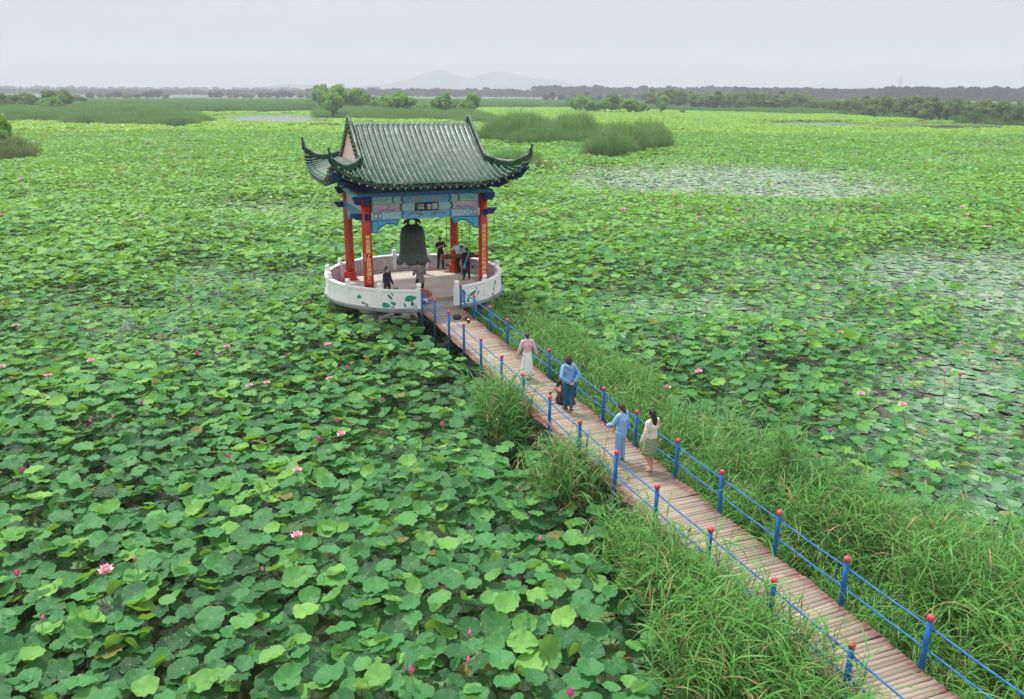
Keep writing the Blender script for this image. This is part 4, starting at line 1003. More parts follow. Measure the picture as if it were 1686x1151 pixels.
# ridges: gable ridge down, then out along the hip and up into the horn
def ridge_bar(pts, w, h, name, taper=None):
    b = MB(); c = MB(); k = len(pts)
    tp_ = taper or [1]*k
    b.path([(p[0],p[1],p[2]+h*.5*t) for p, t in zip(pts, tp_)], [w/2*t for t in tp_], [h/2*t for t in tp_], n=4, ref=None or (1,0,0)) if False else None
    # rectangular section swept
    P = [Vector(p) for p in pts]; vs = []
    for i, p in enumerate(P):
        t = (P[min(i+1,k-1)]-P[max(i-1,0)]); th = Vector((t.x, t.y, 0)); 
        sd = Vector((-th.y, th.x, 0)).normalized() if th.length > 1e-4 else Vector((-P[i-1].y+P[i-2].y, P[i-1].x-P[i-2].x, 0)).normalized()
        up = sd.cross(t.normalized()); up = -up if up.z < 0 else up
        if i > 3 and abs(up.z) < .3: up = -(sd.cross(t.normalized())) if (sd.cross(t.normalized())).dot(lastup) < 0 else sd.cross(t.normalized())
        lastup = up; q = tp_[i]
        for a, bb in ((-1,0),(1,0),(1,1),(-1,1)): vs.append(p + sd*(a*w/2*q) + up*(h*bb*q))
        pts_cap = c.v
        if i == 0: caps = []
        caps.append((p + up*(h*q+.02*q), q, sd))
    fs = [(4*i+j, 4*(i+1)+j, 4*(i+1)+(j+1)%4, 4*i+(j+1)%4) for i in range(k-1) for j in range(4)] + [(3,2,1,0), (4*k-4,4*k-3,4*k-2,4*k-1)]
    b.add(vs, fs)
    c.path([x[0] for x in caps], [.075*x[1] for x in caps], n=10, ref=(caps[0][2].x, caps[0][2].y, 0))
    o = b.build(name, 'ridge_green', ROOF)
    bmn = bmesh.new(); bmn.from_mesh(o.data); bmesh.ops.recalc_face_normals(bmn, faces=bmn.faces); bmn.to_mesh(o.data)
    c.build('ridge_cap', 'ridge_cap', o, True); return o
for sx in (-1, 1):
    for sy in (-1, 1):
        pts = []
        for k in range(11):
            yy = k/10*2.25; pts.append((sx*2.76, YC+sy*yy, roof_z(2.5, YC+sy*yy)+.02 + (.16*math.exp(-(yy/.16)**2) if k < 3 else 0)))
        ridge_bar(pts, .15, .17, 'gable_ridge')
        pts = []
        for k in range(15):
            t = k/14; x = 2.72+(AX-2.72)*t; dy_ = AX-x; y = BY-dy_
            pts.append((sx*x, YC+sy*y, roof_z(sx*x, YC+sy*(y))+.03))
        x, y, z = pts[-1]
        for dx, dz in ((.03,.08),(.045,.20),(.03,.34),(.0,.46),(-.02,.56)): pts.append((x+sx*dx, y+sy*dx, z+dz))
        tp_ = [1]*13 + [.9,.82,.74,.62,.5,.42,.34]
        ridge_bar(pts, .15, .20, 'hip_ridge', tp_)
        # hip rafter end and corner boards under the eave
        b = MB(); b.path([(sx*2.7, YC+sy*2.25, 5.05), (sx*(AX-.35), YC+sy*(BY-.35), 5.52), (sx*(AX-.08), YC+sy*(BY-.08), 5.92)], [.09,.08,.05], [.12,.12,.08], n=6, ref=(1,-sx*sy,0)); b.build('hip_rafter', 'deep_blue', ROOF)
# bracket sets between top plate and eave
def bracket(x, y, dx, dy, big=False):
    b = MB(); a = math.atan2(dy, dx)
    for i, (w, d, h) in enumerate(((.16,.18,.12),(.36,.40,.10),(.56,.62,.10),(.74,.80,.09))):
        z = 4.86 + i*.115; b.box((x+dx*d*.25, y+dy*d*.25, z+h/2), (d, .10, h), rz=a); b.box((x+dx*d*.5, y+dy*d*.5, z+h/2+.002), (.10, w, h*.8), rz=a)
        b.box((x, y, z+h/2+.001), (.11, w*1.1, h*.85), rz=a)
    b.path([(x+dx*.3,y+dy*.3,5.0),(x+dx*.62,y+dy*.62,5.02),(x+dx*.75,y+dy*.75,4.95)], [.05,.05,.02], [.07,.05,.02], n=6, ref=(-dy,dx,0))
    return b.build('bracket_set', 'deep_blue', PAV)
for s, yy in ((-1, CF), (1, CB)):
    for i in range(6): bracket(-2.65+5.3*i/5, yy, 0, s)
for s in (-1, 1):
    for i in range(1, 4): bracket(s*2.65, CF+(CB-CF)*i/4, s, 0)
    for y, q in ((CF,-1),(CB,1)):
        d = 1/math.sqrt(2); bracket(s*2.65, y, s*d, q*d)
        snout(s*2.65, y, s*d, q*d, 5.22, .26, 1.15, .16)
b = MB()   # boards between the brackets
for s, yy in ((-1, CF), (1, CB)):
    b.box((0, yy, 5.06), (5.2,.05,.42))
for s in (-1, 1): b.box((s*2.65, (CF+CB)/2, 5.062), (.05, CB-CF-.1, .42))
bb = b.build('bracket_board', 'rafter_board' if 'rafter_board' in MATS else mat('rafter_board', (.24,.20,.15,1), .8, (.12,.10,.08,1), 3), PAV)
d = MB()
for s, yy in ((-1, CF-.028), (1, CB+.028)):
    for i in range(5):
        cx = -2.12+5.3*i/5; face_poly(d, [(cx+.42*math.cos(math.pi*t/8), 4.86+.34*math.sin(math.pi*t/8)) for t in range(9)], yy, 0)
for s in (-1, 1):
    for i in range(4):
        cy = CF+(CB-CF)*(i+.5)/4; d.add([(s*2.678, cy+.42*math.cos(math.pi*t/8), 4.86+.34*math.sin(math.pi*t/8)) for t in range(9)], [tuple(range(9))], 0)
d.build('arched_panels', 'teal_dark2' if 'teal_dark2' in MATS else mat('teal_dark2', (.02,.22,.25,1), .6), bb)
# inner cross beam that carries the bell
b = MB(); b.box((0,.15,3.95), (5.1,.24,.28)); b.box((0,.15,4.235), (.3,4.2,.27)); b.build('bell_beam', 'blue_paint', PAV)

# ------------------------------------------------------------------ bell and striking log
mat('bronze', (.035,.055,.045,1), .5, (.060,.085,.075,1), 5, metal=.25, bump=.3, bscale=26, detail=8)
bx, by = -.08, .12
bell = empty('bell', W(bx, by, 1.36), TH); tag(bell, 'huge dark bronze bell with a wavy lip hanging in the middle of the pavilion', 'bell')
nb = 64; pr_ = [(.79,.0),(.73,.10),(.68,.22),(.64,.36),(.63,.40),(.62,.44),(.605,.7),(.585,1.0),(.57,1.22),(.56,1.34),(.57,1.36),(.555,1.38),(.51,1.53),(.42,1.63),(.25,1.69),(.10,1.71)]
vs = []; fs = []
for i, (r, z) in enumerate(pr_):
    for j in range(nb):
        q = 2*math.pi*j/nb; w = (.15*abs(math.sin(q*4))**.8)*(1 if i == 0 else .35 if i == 1 else 0); vs.append((r*math.cos(q)*(1+w*.2), r*math.sin(q)*(1+w*.2), z - w + .07*(i == 0)))
k = len(pr_); inner = [(.74,.02),(.63,.3),(.56,1.0),(.5,1.33),(.3,1.58),(.02,1.63)]
for i, (r, z) in enumerate(inner):
    for j in range(nb):
        q = 2*math.pi*j/nb; w = (.15*abs(math.sin(q*4))**.8)*(1 if i == 0 else 0); vs.append((r*math.cos(q), r*math.sin(q), z-w+.07*(i == 0)))
for i in range(k-1):
    for j in range(nb): fs.append((i*nb+j, i*nb+(j+1)%nb, (i+1)*nb+(j+1)%nb, (i+1)*nb+j))
for i in range(len(inner)-1):
    o_ = (k+i)*nb
    for j in range(nb): fs.append((o_+j, o_+nb+j, o_+nb+(j+1)%nb, o_+(j+1)%nb))
for j in range(nb): fs.append((j, k*nb+j, k*nb+(j+1)%nb, (j+1)%nb))
b = MB(); b.add(vs, fs); bo = b.build('bell_body', 'bronze', bell, True)
b = MB()
for z, r in ((.40,.630),(1.0,.585)): b.lathe([(r-.01,z-.012),(r+.012,z-.008),(r+.012,z+.008),(r-.01,z+.012)], n=48)
for q in range(8):
    a = q*math.pi/4+.2; b.path([((.60)*math.cos(a),.60*math.sin(a),.45),(.568*math.cos(a),.568*math.sin(a),1.3)], .008, n=4)
b.build('raised_band', 'bronze', bo)
b = MB()   # beast-shaped crown loop with its side openings
b.path([(-.13,0,1.66),(-.20,0,1.80),(-.17,0,1.95),(0,0,2.02),(.17,0,1.95),(.20,0,1.80),(.13,0,1.66)], [.06,.06,.065,.08,.065,.06,.06], n=8, ref=(0,1,0))
for s in (-1, 1):
    b.path([(s*.16,0,1.90),(s*.32,0,1.88),(s*.40,0,1.76)], [.09,.08,.045], n=8, ref=(0,1,0)); b.path([(s*.20,0,1.74),(s*.28,0,1.68),(s*.33,0,1.73)], [.05,.04,.025], n=8, ref=(0,1,0))
b.box((0,0,2.10), (.56,.14,.22)); b.box((0,0,2.33), (.40,.12,.26))
b.build('crown_loop', 'bronze', bell)
mat('log_wood', (.22,.045,.025,1), .5, (.15,.035,.02,1), 5, stretch=(.6,5,5)); mat('log_end', (.50,.36,.20,1), .7)
p0, p1 = Vector(W(1.66,1.36,1.20)), Vector(W(3.95,1.10,1.22))
lg = empty('striking_log', tuple(p0), 0); tag(lg, 'long reddish wooden bell striker hanging level to the right of the bell', 'bell striker')
b = MB(); dd = p1-p0; b.path([(0,0,0), tuple(dd)], .12, n=16, ref=(0,0,1)); b.build('log', 'log_wood', lg)
b = MB(); b.path([tuple(dd*-.006), tuple(dd*-.002)], .118, n=16, ref=(0,0,1)); b.build('log_end', 'log_end', lg)
b = MB()
for t in (.12, .62): q = dd*t; b.path([tuple(q+Vector((0,0,.1))), tuple(q+Vector((0,0,3.3)))], .012, n=6); b.path([tuple(q+dd*-.01), tuple(q+dd*.01)], .128, n=16, ref=(0,0,1))
mat('dark_rope', (.05,.045,.04,1), .8); b.build('hanging_rope', 'dark_rope', lg)

# ------------------------------------------------------------------ foot bridge
def deck_mat():
    m = bpy.data.materials.new('deck_wood'); m.use_nodes = True; MATS['deck_wood'] = m
    t = m.node_tree; N, L = t.nodes, t.links; p = N['Principled BSDF']; p.inputs['Roughness'].default_value = .82
    a = N.new('ShaderNodeAttribute'); a.attribute_name = 'tint'; tc = N.new('ShaderNodeTexCoord')
    r = N.new('ShaderNodeValToRGB'); e = r.color_ramp.elements; e[0].color = (.16,.135,.105,1); e[1].color = (.43,.37,.28,1); x = e.new(.5); x.color = (.285,.245,.19,1)
    mp = N.new('ShaderNodeMapping'); mp.inputs['Scale'].default_value = (1.2, 70, 1); n = N.new('ShaderNodeTexNoise'); n.inputs['Scale'].default_value = 1.5; n.inputs['Detail'].default_value = 6
    L.new(tc.outputs['Object'], mp.inputs[0]); L.new(mp.outputs[0], n.inputs['Vector'])
    ad = N.new('ShaderNodeMath'); ad.operation = 'MULTIPLY_ADD'; ad.inputs[1].default_value = .9; L.new(n.outputs['Fac'], ad.inputs[0])
    sb = N.new('ShaderNodeMath'); sb.operation = 'SUBTRACT'; sb.inputs[1].default_value = .42; L.new(a.outputs['Fac'], sb.inputs[0]); L.new(sb.outputs[0], ad.inputs[2]); L.new(ad.outputs[0], r.inputs[0])
    # worn red paint left along the edges
    sx = N.new('ShaderNodeSeparateXYZ'); L.new(tc.outputs['Object'], sx.inputs[0]); ab = N.new('ShaderNodeMath'); ab.operation = 'ABSOLUTE'; L.new(sx.outputs['X'], ab.inputs[0])
    mr = N.new('ShaderNodeMapRange'); mr.inputs['From Min'].default_value = .30; mr.inputs['From Max'].default_value = .86; mr.inputs['To Min'].default_value = -.16; mr.inputs['To Max'].default_value = .24; L.new(ab.outputs[0], mr.inputs[0])
    n2 = N.new('ShaderNodeTexNoise'); n2.inputs['Scale'].default_value = 2.6; n2.inputs['Detail'].default_value = 9; n2.inputs['Roughness'].default_value = .7; L.new(tc.outputs['Object'], n2.inputs['Vector'])
    s2 = N.new('ShaderNodeMath'); s2.operation = 'ADD'; L.new(mr.outputs[0], s2.inputs[0]); L.new(n2.outputs['Fac'], s2.inputs[1])
    m3 = N.new('ShaderNodeMapRange'); m3.inputs['From Min'].default_value = .56; m3.inputs['From Max'].default_value = .72; m3.inputs['To Max'].default_value = .75; L.new(s2.outputs[0], m3.inputs[0])
    mx_ = N.new('ShaderNodeMix'); mx_.data_type = 'RGBA'; mx_.inputs['B'].default_value = (.22,.055,.06,1); L.new(m3.outputs[0], mx_.inputs['Factor']); L.new(r.outputs[0], mx_.inputs['A']); L.new(mx_.outputs['Result'], p.inputs['Base Color'])
    b_ = N.new('ShaderNodeBump'); b_.inputs['Strength'].default_value = .3; b_.inputs['Distance'].default_value = .01; L.new(n.outputs['Fac'], b_.inputs['Height']); L.new(b_.outputs[0], p.inputs['Normal'])
deck_mat()
mat('rail_blue', (.003,.10,.38,1), .5, (.012,.16,.46,1), 5, spec=.4, detail=8, ramp=(.42,.62), bump=.15)
def rusty(name):
    m = MATS[name]; t = m.node_tree; N, L = t.nodes, t.links; p = N['Principled BSDF']; old = p.inputs['Base Color'].links[0].from_socket
    tc = N.new('ShaderNodeTexCoord'); n = N.new('ShaderNodeTexNoise'); n.inputs['Scale'].default_value = 7; n.inputs['Detail'].default_value = 10; n.inputs['Roughness'].default_value = .75
    r = N.new('ShaderNodeMapRange'); r.inputs['From Min'].default_value = .60; r.inputs['From Max'].default_value = .66; r.inputs['To Max'].default_value = .85
    m2 = N.new('ShaderNodeMix'); m2.data_type = 'RGBA'; m2.inputs['B'].default_value = (.10,.05,.04,1)
    L.new(tc.outputs['Object'], n.inputs['Vector']); L.new(n.outputs['Fac'], r.inputs[0]); L.new(r.outputs[0], m2.inputs['Factor']); L.new(old, m2.inputs['A']); L.new(m2.outputs['Result'], p.inputs['Base Color'])
rusty('rail_blue')
mat('ball_red', (.46,.025,.07,1), .45, (.54,.09,.13,1), 6)
mat('rust', (.09,.045,.03,1), .9, (.05,.03,.02,1), 9)
BR = empty('footbridge', (OX, OY, 0), TH); tag(BR, 'long narrow wooden footbridge with blue railings leading to the pavilion', 'bridge')
rb_ = np.random.RandomState(21)
V = []; F = []; T = []; y = -3.86; seg = 0
POSTY = [-3.99,-5.90,-7.83,-9.75,-11.68,-13.66,-15.50,-17.46,-19.33,-21.28,-23.09,-24.99,-26.83,-28.64,-30.45,-32.3]
XR = [.88,.85,.84,.83,.80,.78,.82,.78,.77,.78,.77,.77,.78,.78,.77,.77]; XL = [-.78,-.77,-.77,-.80,-.82,-.82,-.83,-.84,-.84,-.85,-.85,-.82,-.80,-.80,-.80,-.80]
while y > -33:
    w = rb_.choice([.088,.10,.11,.095]); xr = np.interp(-y, [-p for p in POSTY], XR)+.05; xl = np.interp(-y, [-p for p in POSTY], XL)-.05
    sg = min(range(16), key=lambda i: abs(POSTY[i]-y)); fr = (y-POSTY[sg])/1.9
    bow = .035*math.cos(fr*2*math.pi)
    x0 = xl + .02*rb_.randn() + bow*.6; x1 = xr + .015*rb_.randn() - bow*.9; sk = .012*rb_.randn()+.03*math.sin(sg*2.2); zt = -.0 + .004*rb_.randn() + .008*math.sin(sg*1.7)
    o_ = len(V); g = .007+.005*rb_.rand()
    for z in (zt-.045, zt):
        V += [(x0, y-sk, z), (x1, y+sk, z), (x1, y+sk-w+g, z), (x0, y-sk-w+g, z)]
    fcs = [(3,2,1,0),(4,5,6,7),(0,1,5,4),(1,2,6,5),(2,3,7,6),(3,0,4,7)]; F += [tuple(i+o_ for i in f[::-1]) for f in fcs]; t_ = np.clip(.48+.14*rb_.randn(), 0, 1); T += [t_]*6
    y -= w
me = np_mesh('deck', np.array(V), np.array(F), ['deck_wood'], fattr=T); dk = bpy.data.objects.new('deck', me); COL.objects.link(dk); dk.parent = BR
b = MB()
for x in (-.62, .02, .66): b.box((x,-18.4,-.13), (.09,29.0,.15))
for y_ in POSTY: b.box((0,y_,-.26), (1.75,.10,.10))
b.build('under_beam', 'rust', BR)
def make_post(x, y_, low):
    b = MB(); b.lathe([(.042,WATER-.5),(.042,WATER+.28)], (x,y_,0), 12); lean = 0
    lx_, ly_ = .012*rb_.randn(), .012*rb_.randn(); p = MB(); p.path([(x-lx_*(.4-low), y_-ly_*(.4-low), low), (x,y_,.4), (x+lx_*.5,y_+ly_*.5,.91)], .046, n=14); po = p.build('railing_post', 'rail_blue', BR, True)
    b.build('rusty_foot', 'rust', po)
    k = MB(); k.ball((x+lx_*.56,y_+ly_*.56,.962), .064, 16, 0); k.build('red_ball', 'ball_red', po, True); return po
for i, y_ in enumerate(POSTY):
    make_post(XR[i]+.045, y_+.02, WATER+.25); make_post(XL[i]-.045, y_-.06, WATER+.25)
for X_, off, dy in ((XR, .045, .02), (XL, -.045, -.06)):
    for zr in (.80, .385):
        b = MB(); pts = []
        for i, y_ in enumerate(POSTY):
            pts.append((X_[i]+off, y_+dy, zr))
            if i < 15: pts.append(((X_[i]+X_[i+1])/2+off, (y_+POSTY[i+1])/2+dy, zr-.012))
        b.path(pts, .017, n=8, ref=(1,0,0)); b.build('railing_pipe', 'rail_blue', BR, True)

# ------------------------------------------------------------------ small things on the platform and deck
mat('porcelain', (.70,.72,.76,1), .2); mat('cobalt', (.02,.04,.38,1), .25); mat('pink_leaf', (.46,.12,.14,1), .6, (.50,.22,.20,1), 14); mat('soil', (.04,.03,.02,1), .9)
mat('bush_leaf', (.06,.20,.03,1), .5, (.12,.30,.05,1), 9)
def leafball(c, r, n, seed, m, size=.05, squash=1.):
    rr_ = np.random.RandomState(seed); V = []; F = []
    for i in range(n):
        d = rr_.randn(3); d /= np.linalg.norm(d); p = np.array(c) + d*r*(.45+.6*rr_.rand())*np.array([1,1,squash]); a = rr_.randn(3); a /= np.linalg.norm(a); e = np.cross(a, rr_.randn(3)); e /= np.linalg.norm(e)
        o_ = len(V); s = size*(.6+.8*rr_.rand()); V += [p-a*s, p+e*s*.5, p+a*s, p-e*s*.5]; F.append((o_,o_+1,o_+2,o_+3))
    return np.array(V), np.array(F)
def put(name, V, F, m, par):
    me = np_mesh(name, V, F, [m]); o = bpy.data.objects.new(name, me); COL.objects.link(o); o.parent = par; return o
pt_ = empty('potted_plant', W(-.40,-2.98,.06), TH); tag(pt_, 'pink-leaved plant in a blue and white porcelain pot at the pavilion entrance', 'potted plant')
b = MB(); b.lathe([(.13,0),(.16,.03),(.20,.16),(.21,.28),(.19,.29),(.17,.27),(.01,.26)], n=24); pot = b.build('pot', 'porcelain', pt_, True)
b = MB(); b.lathe([(.166,.035),(.186,.09)], n=24); 
for q in range(5):
    a = q*1.257; b.add([((.205+.004)*math.cos(a+t*.22), .209*math.sin(a+t*.22), .13+.03*s+.05*math.sin(t*1.6)) for t in range(5) for s in (0,2)], [(2*i,2*i+1,2*i+3,2*i+2) for i in range(4)])
b.build('pot_pattern', 'cobalt', pot)
put('foliage', *leafball((.02,0,.46), .27, 420, 2, 'pink_leaf', .05, .75), 'pink_leaf', pt_)
p2 = empty('potted_plant', W(-1.66,-2.75,.06), TH); tag(p2, 'small round green bush in a pot beside the man in the navy jacket', 'potted plant')
b = MB(); b.lathe([(.10,0),(.15,.24),(.14,.25),(.01,.23)], n=20); b.build('pot', 'brown_wood', p2, True); put('foliage', *leafball((0,0,.52), .22, 380, 5, 'bush_leaf', .045, 1.15), 'bush_leaf', p2)
nbd = empty('notice_board', W(.93,-4.35,0), TH); tag(nbd, 'small blue notice board tied to the first right railing post', 'notice board')
b = MB(); b.box((0,-.0,.59), (.02,.42,.56)); bd_ = b.build('board', 'blue_paint', nbd)
b = MB()
b.box((-.013,.06,.80), (.004,.16,.06), 1)
for i in range(7): b.box((-.013,-.0+.01*(i%2),.72-.06*i), (.004,.30-.05*(i%3),.016), 0)
b.build('board_lettering', ['white_text','ball_red'], bd_)
mat('black_rubber', (.012,.012,.013,1), .5, (.02,.02,.02,1), 20); mat('lens_white', (.70,.70,.68,1), .35); mat('glass_dark', (.005,.006,.01,1), .08)
cm = empty('camera_gear', W(.55,-6.05,.004), TH-.5); tag(cm, 'black camera with a pale telephoto lens lying by its bag on the deck', 'camera')
b = MB(); b.box((0,0,.07), (.17,.11,.13)); b.box((0,0,.155), (.08,.09,.05)); b.path([(-.09,0,.03),(-.09,0,.13)], .035, n=10); b.build('camera_body', 'black_rubber', cm)
b = MB(); b.path([(.03,-.06,.08),(.05,-.16,.08),(.06,-.20,.078),(.09,-.34,.075)], [.045,.045,.055,.058], n=16, ref=(1,0,0)); ln_ = b.build('lens', 'lens_white', cm, True)
b = MB(); b.path([(.09,-.341,.075),(.105,-.41,.074)], [.064,.066], n=16, ref=(1,0,0)); b.path([(.045,-.13,.08),(.05,-.155,.08)], .050, n=16, ref=(1,0,0)); b.build('lens_hood', 'black_rubber', ln_, True)
b = MB(); b.path([(-.02,.06,.16),(-.15,.12,.05),(-.28,.02,.012),(-.20,-.16,.010),(-.05,-.1,.012)], .012, .004, n=6); b.build('neck_strap', 'black_rubber', cm)
cb = empty('camera_bag', W(.20,-5.72,.004), TH+.3); tag(cb, 'soft black camera bag lying beside the camera on the deck', 'bag')
b = MB(); b.lathe([(.02,.0),(.15,.01),(.18,.07),(.16,.15),(.10,.19),(.01,.20)], n=18, sx=1.15, sy=.75); b.build('bag', 'black_rubber', cb, True)
b = MB(); b.path([(-.12,0,.15),(-.06,.02,.26),(.06,.02,.26),(.12,0,.15)], .012, n=6); b.build('handle', 'black_rubber', cb)

# ------------------------------------------------------------------ trees
leaf_mat('crown_green', (.09,.22,.05,1), (.19,.37,.07,1), (.33,.52,.12,1), (.19,.37,.08,1), trans=.28, rough=.6, spec=.2, attr='GEOMETRY', veins=False)
leaf_mat('crown_olive', (.08,.16,.06,1), (.15,.25,.09,1), (.24,.35,.13,1), (.15,.25,.09,1), trans=.22, rough=.7, spec=.15, attr='GEOMETRY', veins=False)
leaf_mat('crown_dark', (.004,.022,.026,1), (.007,.034,.036,1), (.014,.05,.042,1), (.01,.035,.035,1), trans=.12, rough=.7, spec=.15, attr='GEOMETRY', veins=False)  # slight blue of distance haze mixed into the crown colour
mat('bark', (.09,.065,.045,1), .9, (.05,.04,.03,1), 6)
def crown_mesh(seed, mat_, n=3600, shape='round', leaf=.10):
    """unit tree: height 1, crown about 0.8 wide"""
    r = np.random.RandomState(seed); cl = []
    k = 26 if shape != 'tall' else 20
    for i in range(k):
        d = r.randn(3); d /= np.linalg.norm(d); q = r.rand()**.45
        if shape == 'round': c = np.array([.0,.0,.56]) + d*q*np.array([.36,.36,.34]); s = r.uniform(.09,.17)
        elif shape == 'tall': c = np.array([0,0,.58]) + d*q*np.array([.17,.17,.37]); s = r.uniform(.06,.12)
        else: c = np.array([0,0,.42]) + d*q*np.array([.55,.55,.32]); s = r.uniform(.10,.18)
        c[2] = max(c[2], .16); cl.append((c, s))
    m = n//k; V = np.zeros((k*m, 4, 3)); T = []
    for i, (c, s) in enumerate(cl):
        d = r.randn(m, 3); d /= np.linalg.norm(d, axis=1)[:,None]; p = c + d*s*(.55+.5*r.rand(m))[:,None]
        a = r.randn(m, 3); a /= np.linalg.norm(a, axis=1)[:,None]; b = np.cross(a, d + .4*r.randn(m, 3)); b /= np.linalg.norm(b, axis=1)[:,None]
        sz = leaf*(.25+.35*r.rand(m))[:,None]; o = i*m
        V[o:o+m,0] = p-a*sz; V[o:o+m,1] = p-b*sz*.6; V[o:o+m,2] = p+a*sz; V[o:o+m,3] = p+b*sz*.6
        T += list(np.clip(.2+.35*r.rand()+.35*r.rand(m), 0, 1))
    return np_mesh('crown', V.reshape(-1,3), np.arange(4*k*m).reshape(-1,4), [mat_], fattr=T)
def trunk_mesh(seed):
    r = np.random.RandomState(seed); b = MB(); b.path([(0,0,-.03),(.01,0,.2),(.0,.01,.5),(.01,0,.75)], [.03,.024,.016,.005], n=6)
    for i in range(5):
        a = r.rand()*6.28; z = .18+.08*i; b.path([(0,0,z),(.12*math.cos(a),.12*math.sin(a),z+.12),(.22*math.cos(a),.22*math.sin(a),z+.27)], [.012,.008,.003], n=5)
    return b.build('trunk', 'bark', False).data
TM = trunk_mesh(1)
CR = {('green','round'): [crown_mesh(i, 'crown_green') for i in range(3)], ('green','low'): [crown_mesh(10+i, 'crown_green', shape='low') for i in range(2)],
      ('olive','round'): [crown_mesh(20+i, 'crown_olive') for i in range(3)], ('olive','low'): [crown_mesh(30+i, 'crown_olive', shape='low') for i in range(2)],
      ('olive','tall'): [crown_mesh(40, 'crown_olive', shape='tall')], ('dark','round'): [crown_mesh(50+i, 'crown_dark', 1200, leaf=.14) for i in range(3)], ('dark','tall'): [crown_mesh(60, 'crown_dark', 1000, 'tall', .13)]}
tr_ = np.random.RandomState(77)
def tree(x, yb, hpx, wpx, col, shape, label, group, name='tree', yd=None):
    X, Y = at(x, yb); dist_ = math.hypot(Y, CAM_H); k_ = 1.08 if (group and 'olive' in group) else 1.3; h = hpx/F_PX*dist_*k_; w = wpx/F_PX*dist_*k_
    base = {'round': .86, 'low': 1.2, 'tall': .44}[shape]
    e = empty(name, (X, Y, WATER), tr_.rand()*6.28); e.scale = (w/base, w/base*tr_.uniform(.9,1.1), h)
    tag(e, label, 'tree', group)
    vs = CR[(col, shape)]
    c = bpy.data.objects.new('crown', vs[tr_.randint(len(vs))]); COL.objects.link(c); c.parent = e
    t = bpy.data.objects.new('trunk', TM); COL.objects.link(t); t.parent = e
G1 = 'bushy trees on the reed island behind the pavilion'
for x, yb, h, w, c, s in [(531,178,30,26,'green','round'),(545,184,22,22,'green','round'),(556,182,30,28,'green','round'),(549,192,28,26,'green','round'),(576,180,26,24,'green','round'),(590,182,26,24,'green','round'),(603,182,22,20,'green','round'),
   (630,186,22,24,'green','round'),(641,187,20,20,'green','round'),(617,180,16,16,'olive','round'),(666,189,28,27,'green','round'),(650,184,14,16,'olive','round'),(703,186,16,24,'green','low'),(727,189,28,24,'green','round'),(738,187,22,18,'green','round'),
   (748,186,18,16,'green','round'),(762,188,18,20,'green','round'),(777,190,26,22,'green','round'),(512,176,12,16,'green','low')]:
    tree(x, yb+3, h*1.1, w*1.1, c, s, 'bushy bright green tree on the reed island behind the pavilion roof', G1)
for x, yb, h, w, c, s in [(12,184,30,46,'olive','low'),(42,184,26,40,'olive','low'),(70,186,24,30,'olive','round'),(94,186,28,36,'olive','round'),(80,190,22,26,'green','round'),(97,192,24,20,'green','round'),(108,184,26,26,'olive','round'),(58,190,14,20,'green','low'),(36,192,12,28,'olive','low'),(125,172,14,26,'olive','low'),(4,192,16,20,'dark','round')]:
    tree(x, yb, h, w, c, s, 'rounded olive-green willow in the left clump beyond the reed belt', 'willows in the clump at the far left')
for x in [150,166,178,192,206,214,226,241,250,262,274,352,362,378,388,402,416,430,442,455,466,480,496,508]:
    tree(x+tr_.uniform(-2,2), tr_.uniform(163.2,164.6), tr_.uniform(7,11), tr_.uniform(9,15), ['olive','dark'][tr_.randint(2)], 'round', 'small dark round tree in the distant row left of the pavilion', 'distant row of small trees on the left')
for x, yb, h, w, c, s in [(947,183,18,20,'green','round'),(958,184,20,22,'green','round'),(970,186,20,22,'green','round'),(984,185,18,22,'olive','low'),(996,187,20,22,'green','round'),(1006,187,24,20,'olive','round'),(1020,186,18,20,'green','round'),(1034,187,18,22,'green','round'),(1046,187,18,20,'green','low'),(1060,186,14,18,'olive','low'),(1090,188,22,19,'green','round'),(1124,188,9,9,'green','low'),(940,178,12,18,'olive','low')]:
    tree(x, yb, h, w, c, s, 'green bushy tree in the clump beyond the lotus right of the pavilion', 'clump of trees right of the pavilion')
x = 1068
while x < 1700:
    yb = np.interp(x, [1060,1180,1300,1400,1500,1600,1700], [178,180,183,189,196,201,205]) + tr_.uniform(-2.5,1.5)
    tree(x, yb, tr_.uniform(18,30)+ (6 if x > 1440 else 0), tr_.uniform(18,28), 'olive', ['round','round','low','tall'][tr_.randint(4)], 'olive-grey tree in the long row along the far right shore', 'long row of olive trees on the right shore')
    x += tr_.uniform(9, 15)
for x in np.arange(1075, 1700, 13):
    yb = np.interp(x, [1060,1180,1300,1400,1500,1600,1700], [174,176,178,181,186,190,194]); tree(x+tr_.uniform(-4,4), yb, tr_.uniform(16,26), tr_.uniform(16,26), 'olive', ['round','low','tall'][tr_.randint(3)], 'olive-grey tree in the back row along the far right shore', 'back row of olive trees on the right shore')
for x in np.arange(900, 1180, 11):
    tree(x+tr_.uniform(-3,3), tr_.uniform(168,170), tr_.uniform(8,13), tr_.uniform(8,13), ['dark','olive'][tr_.randint(2)], 'round', 'tiny round pollard tree standing far off behind the right clump', 'tiny pollard trees far off')
for x in np.arange(1142, 1320, 12):
    tree(x+tr_.uniform(-4,4), tr_.uniform(180,182), tr_.uniform(11,14), 10, 'dark', 'round', 'small dark round shrub in front of the olive tree row', 'dark round shrubs before the olive row')
tree(2, 262, 60, 34, 'green', 'round', 'tall green willow cut by the left edge of the picture above dry reeds', None, 'willow_tree')
tree(-14, 264, 54, 50, 'green', 'round', 'second willow half outside the frame behind the dry reeds at the left edge', None, 'willow_tree')
tree(14, 266, 34, 36, 'olive', 'low', 'low drooping willow growth over the dry reeds at the left edge', None, 'willow_tree')
tree(28, 268, 20, 26, 'green', 'low', 'smallest willow bush on the right rim of the dry reeds at the left edge', None, 'willow_tree')
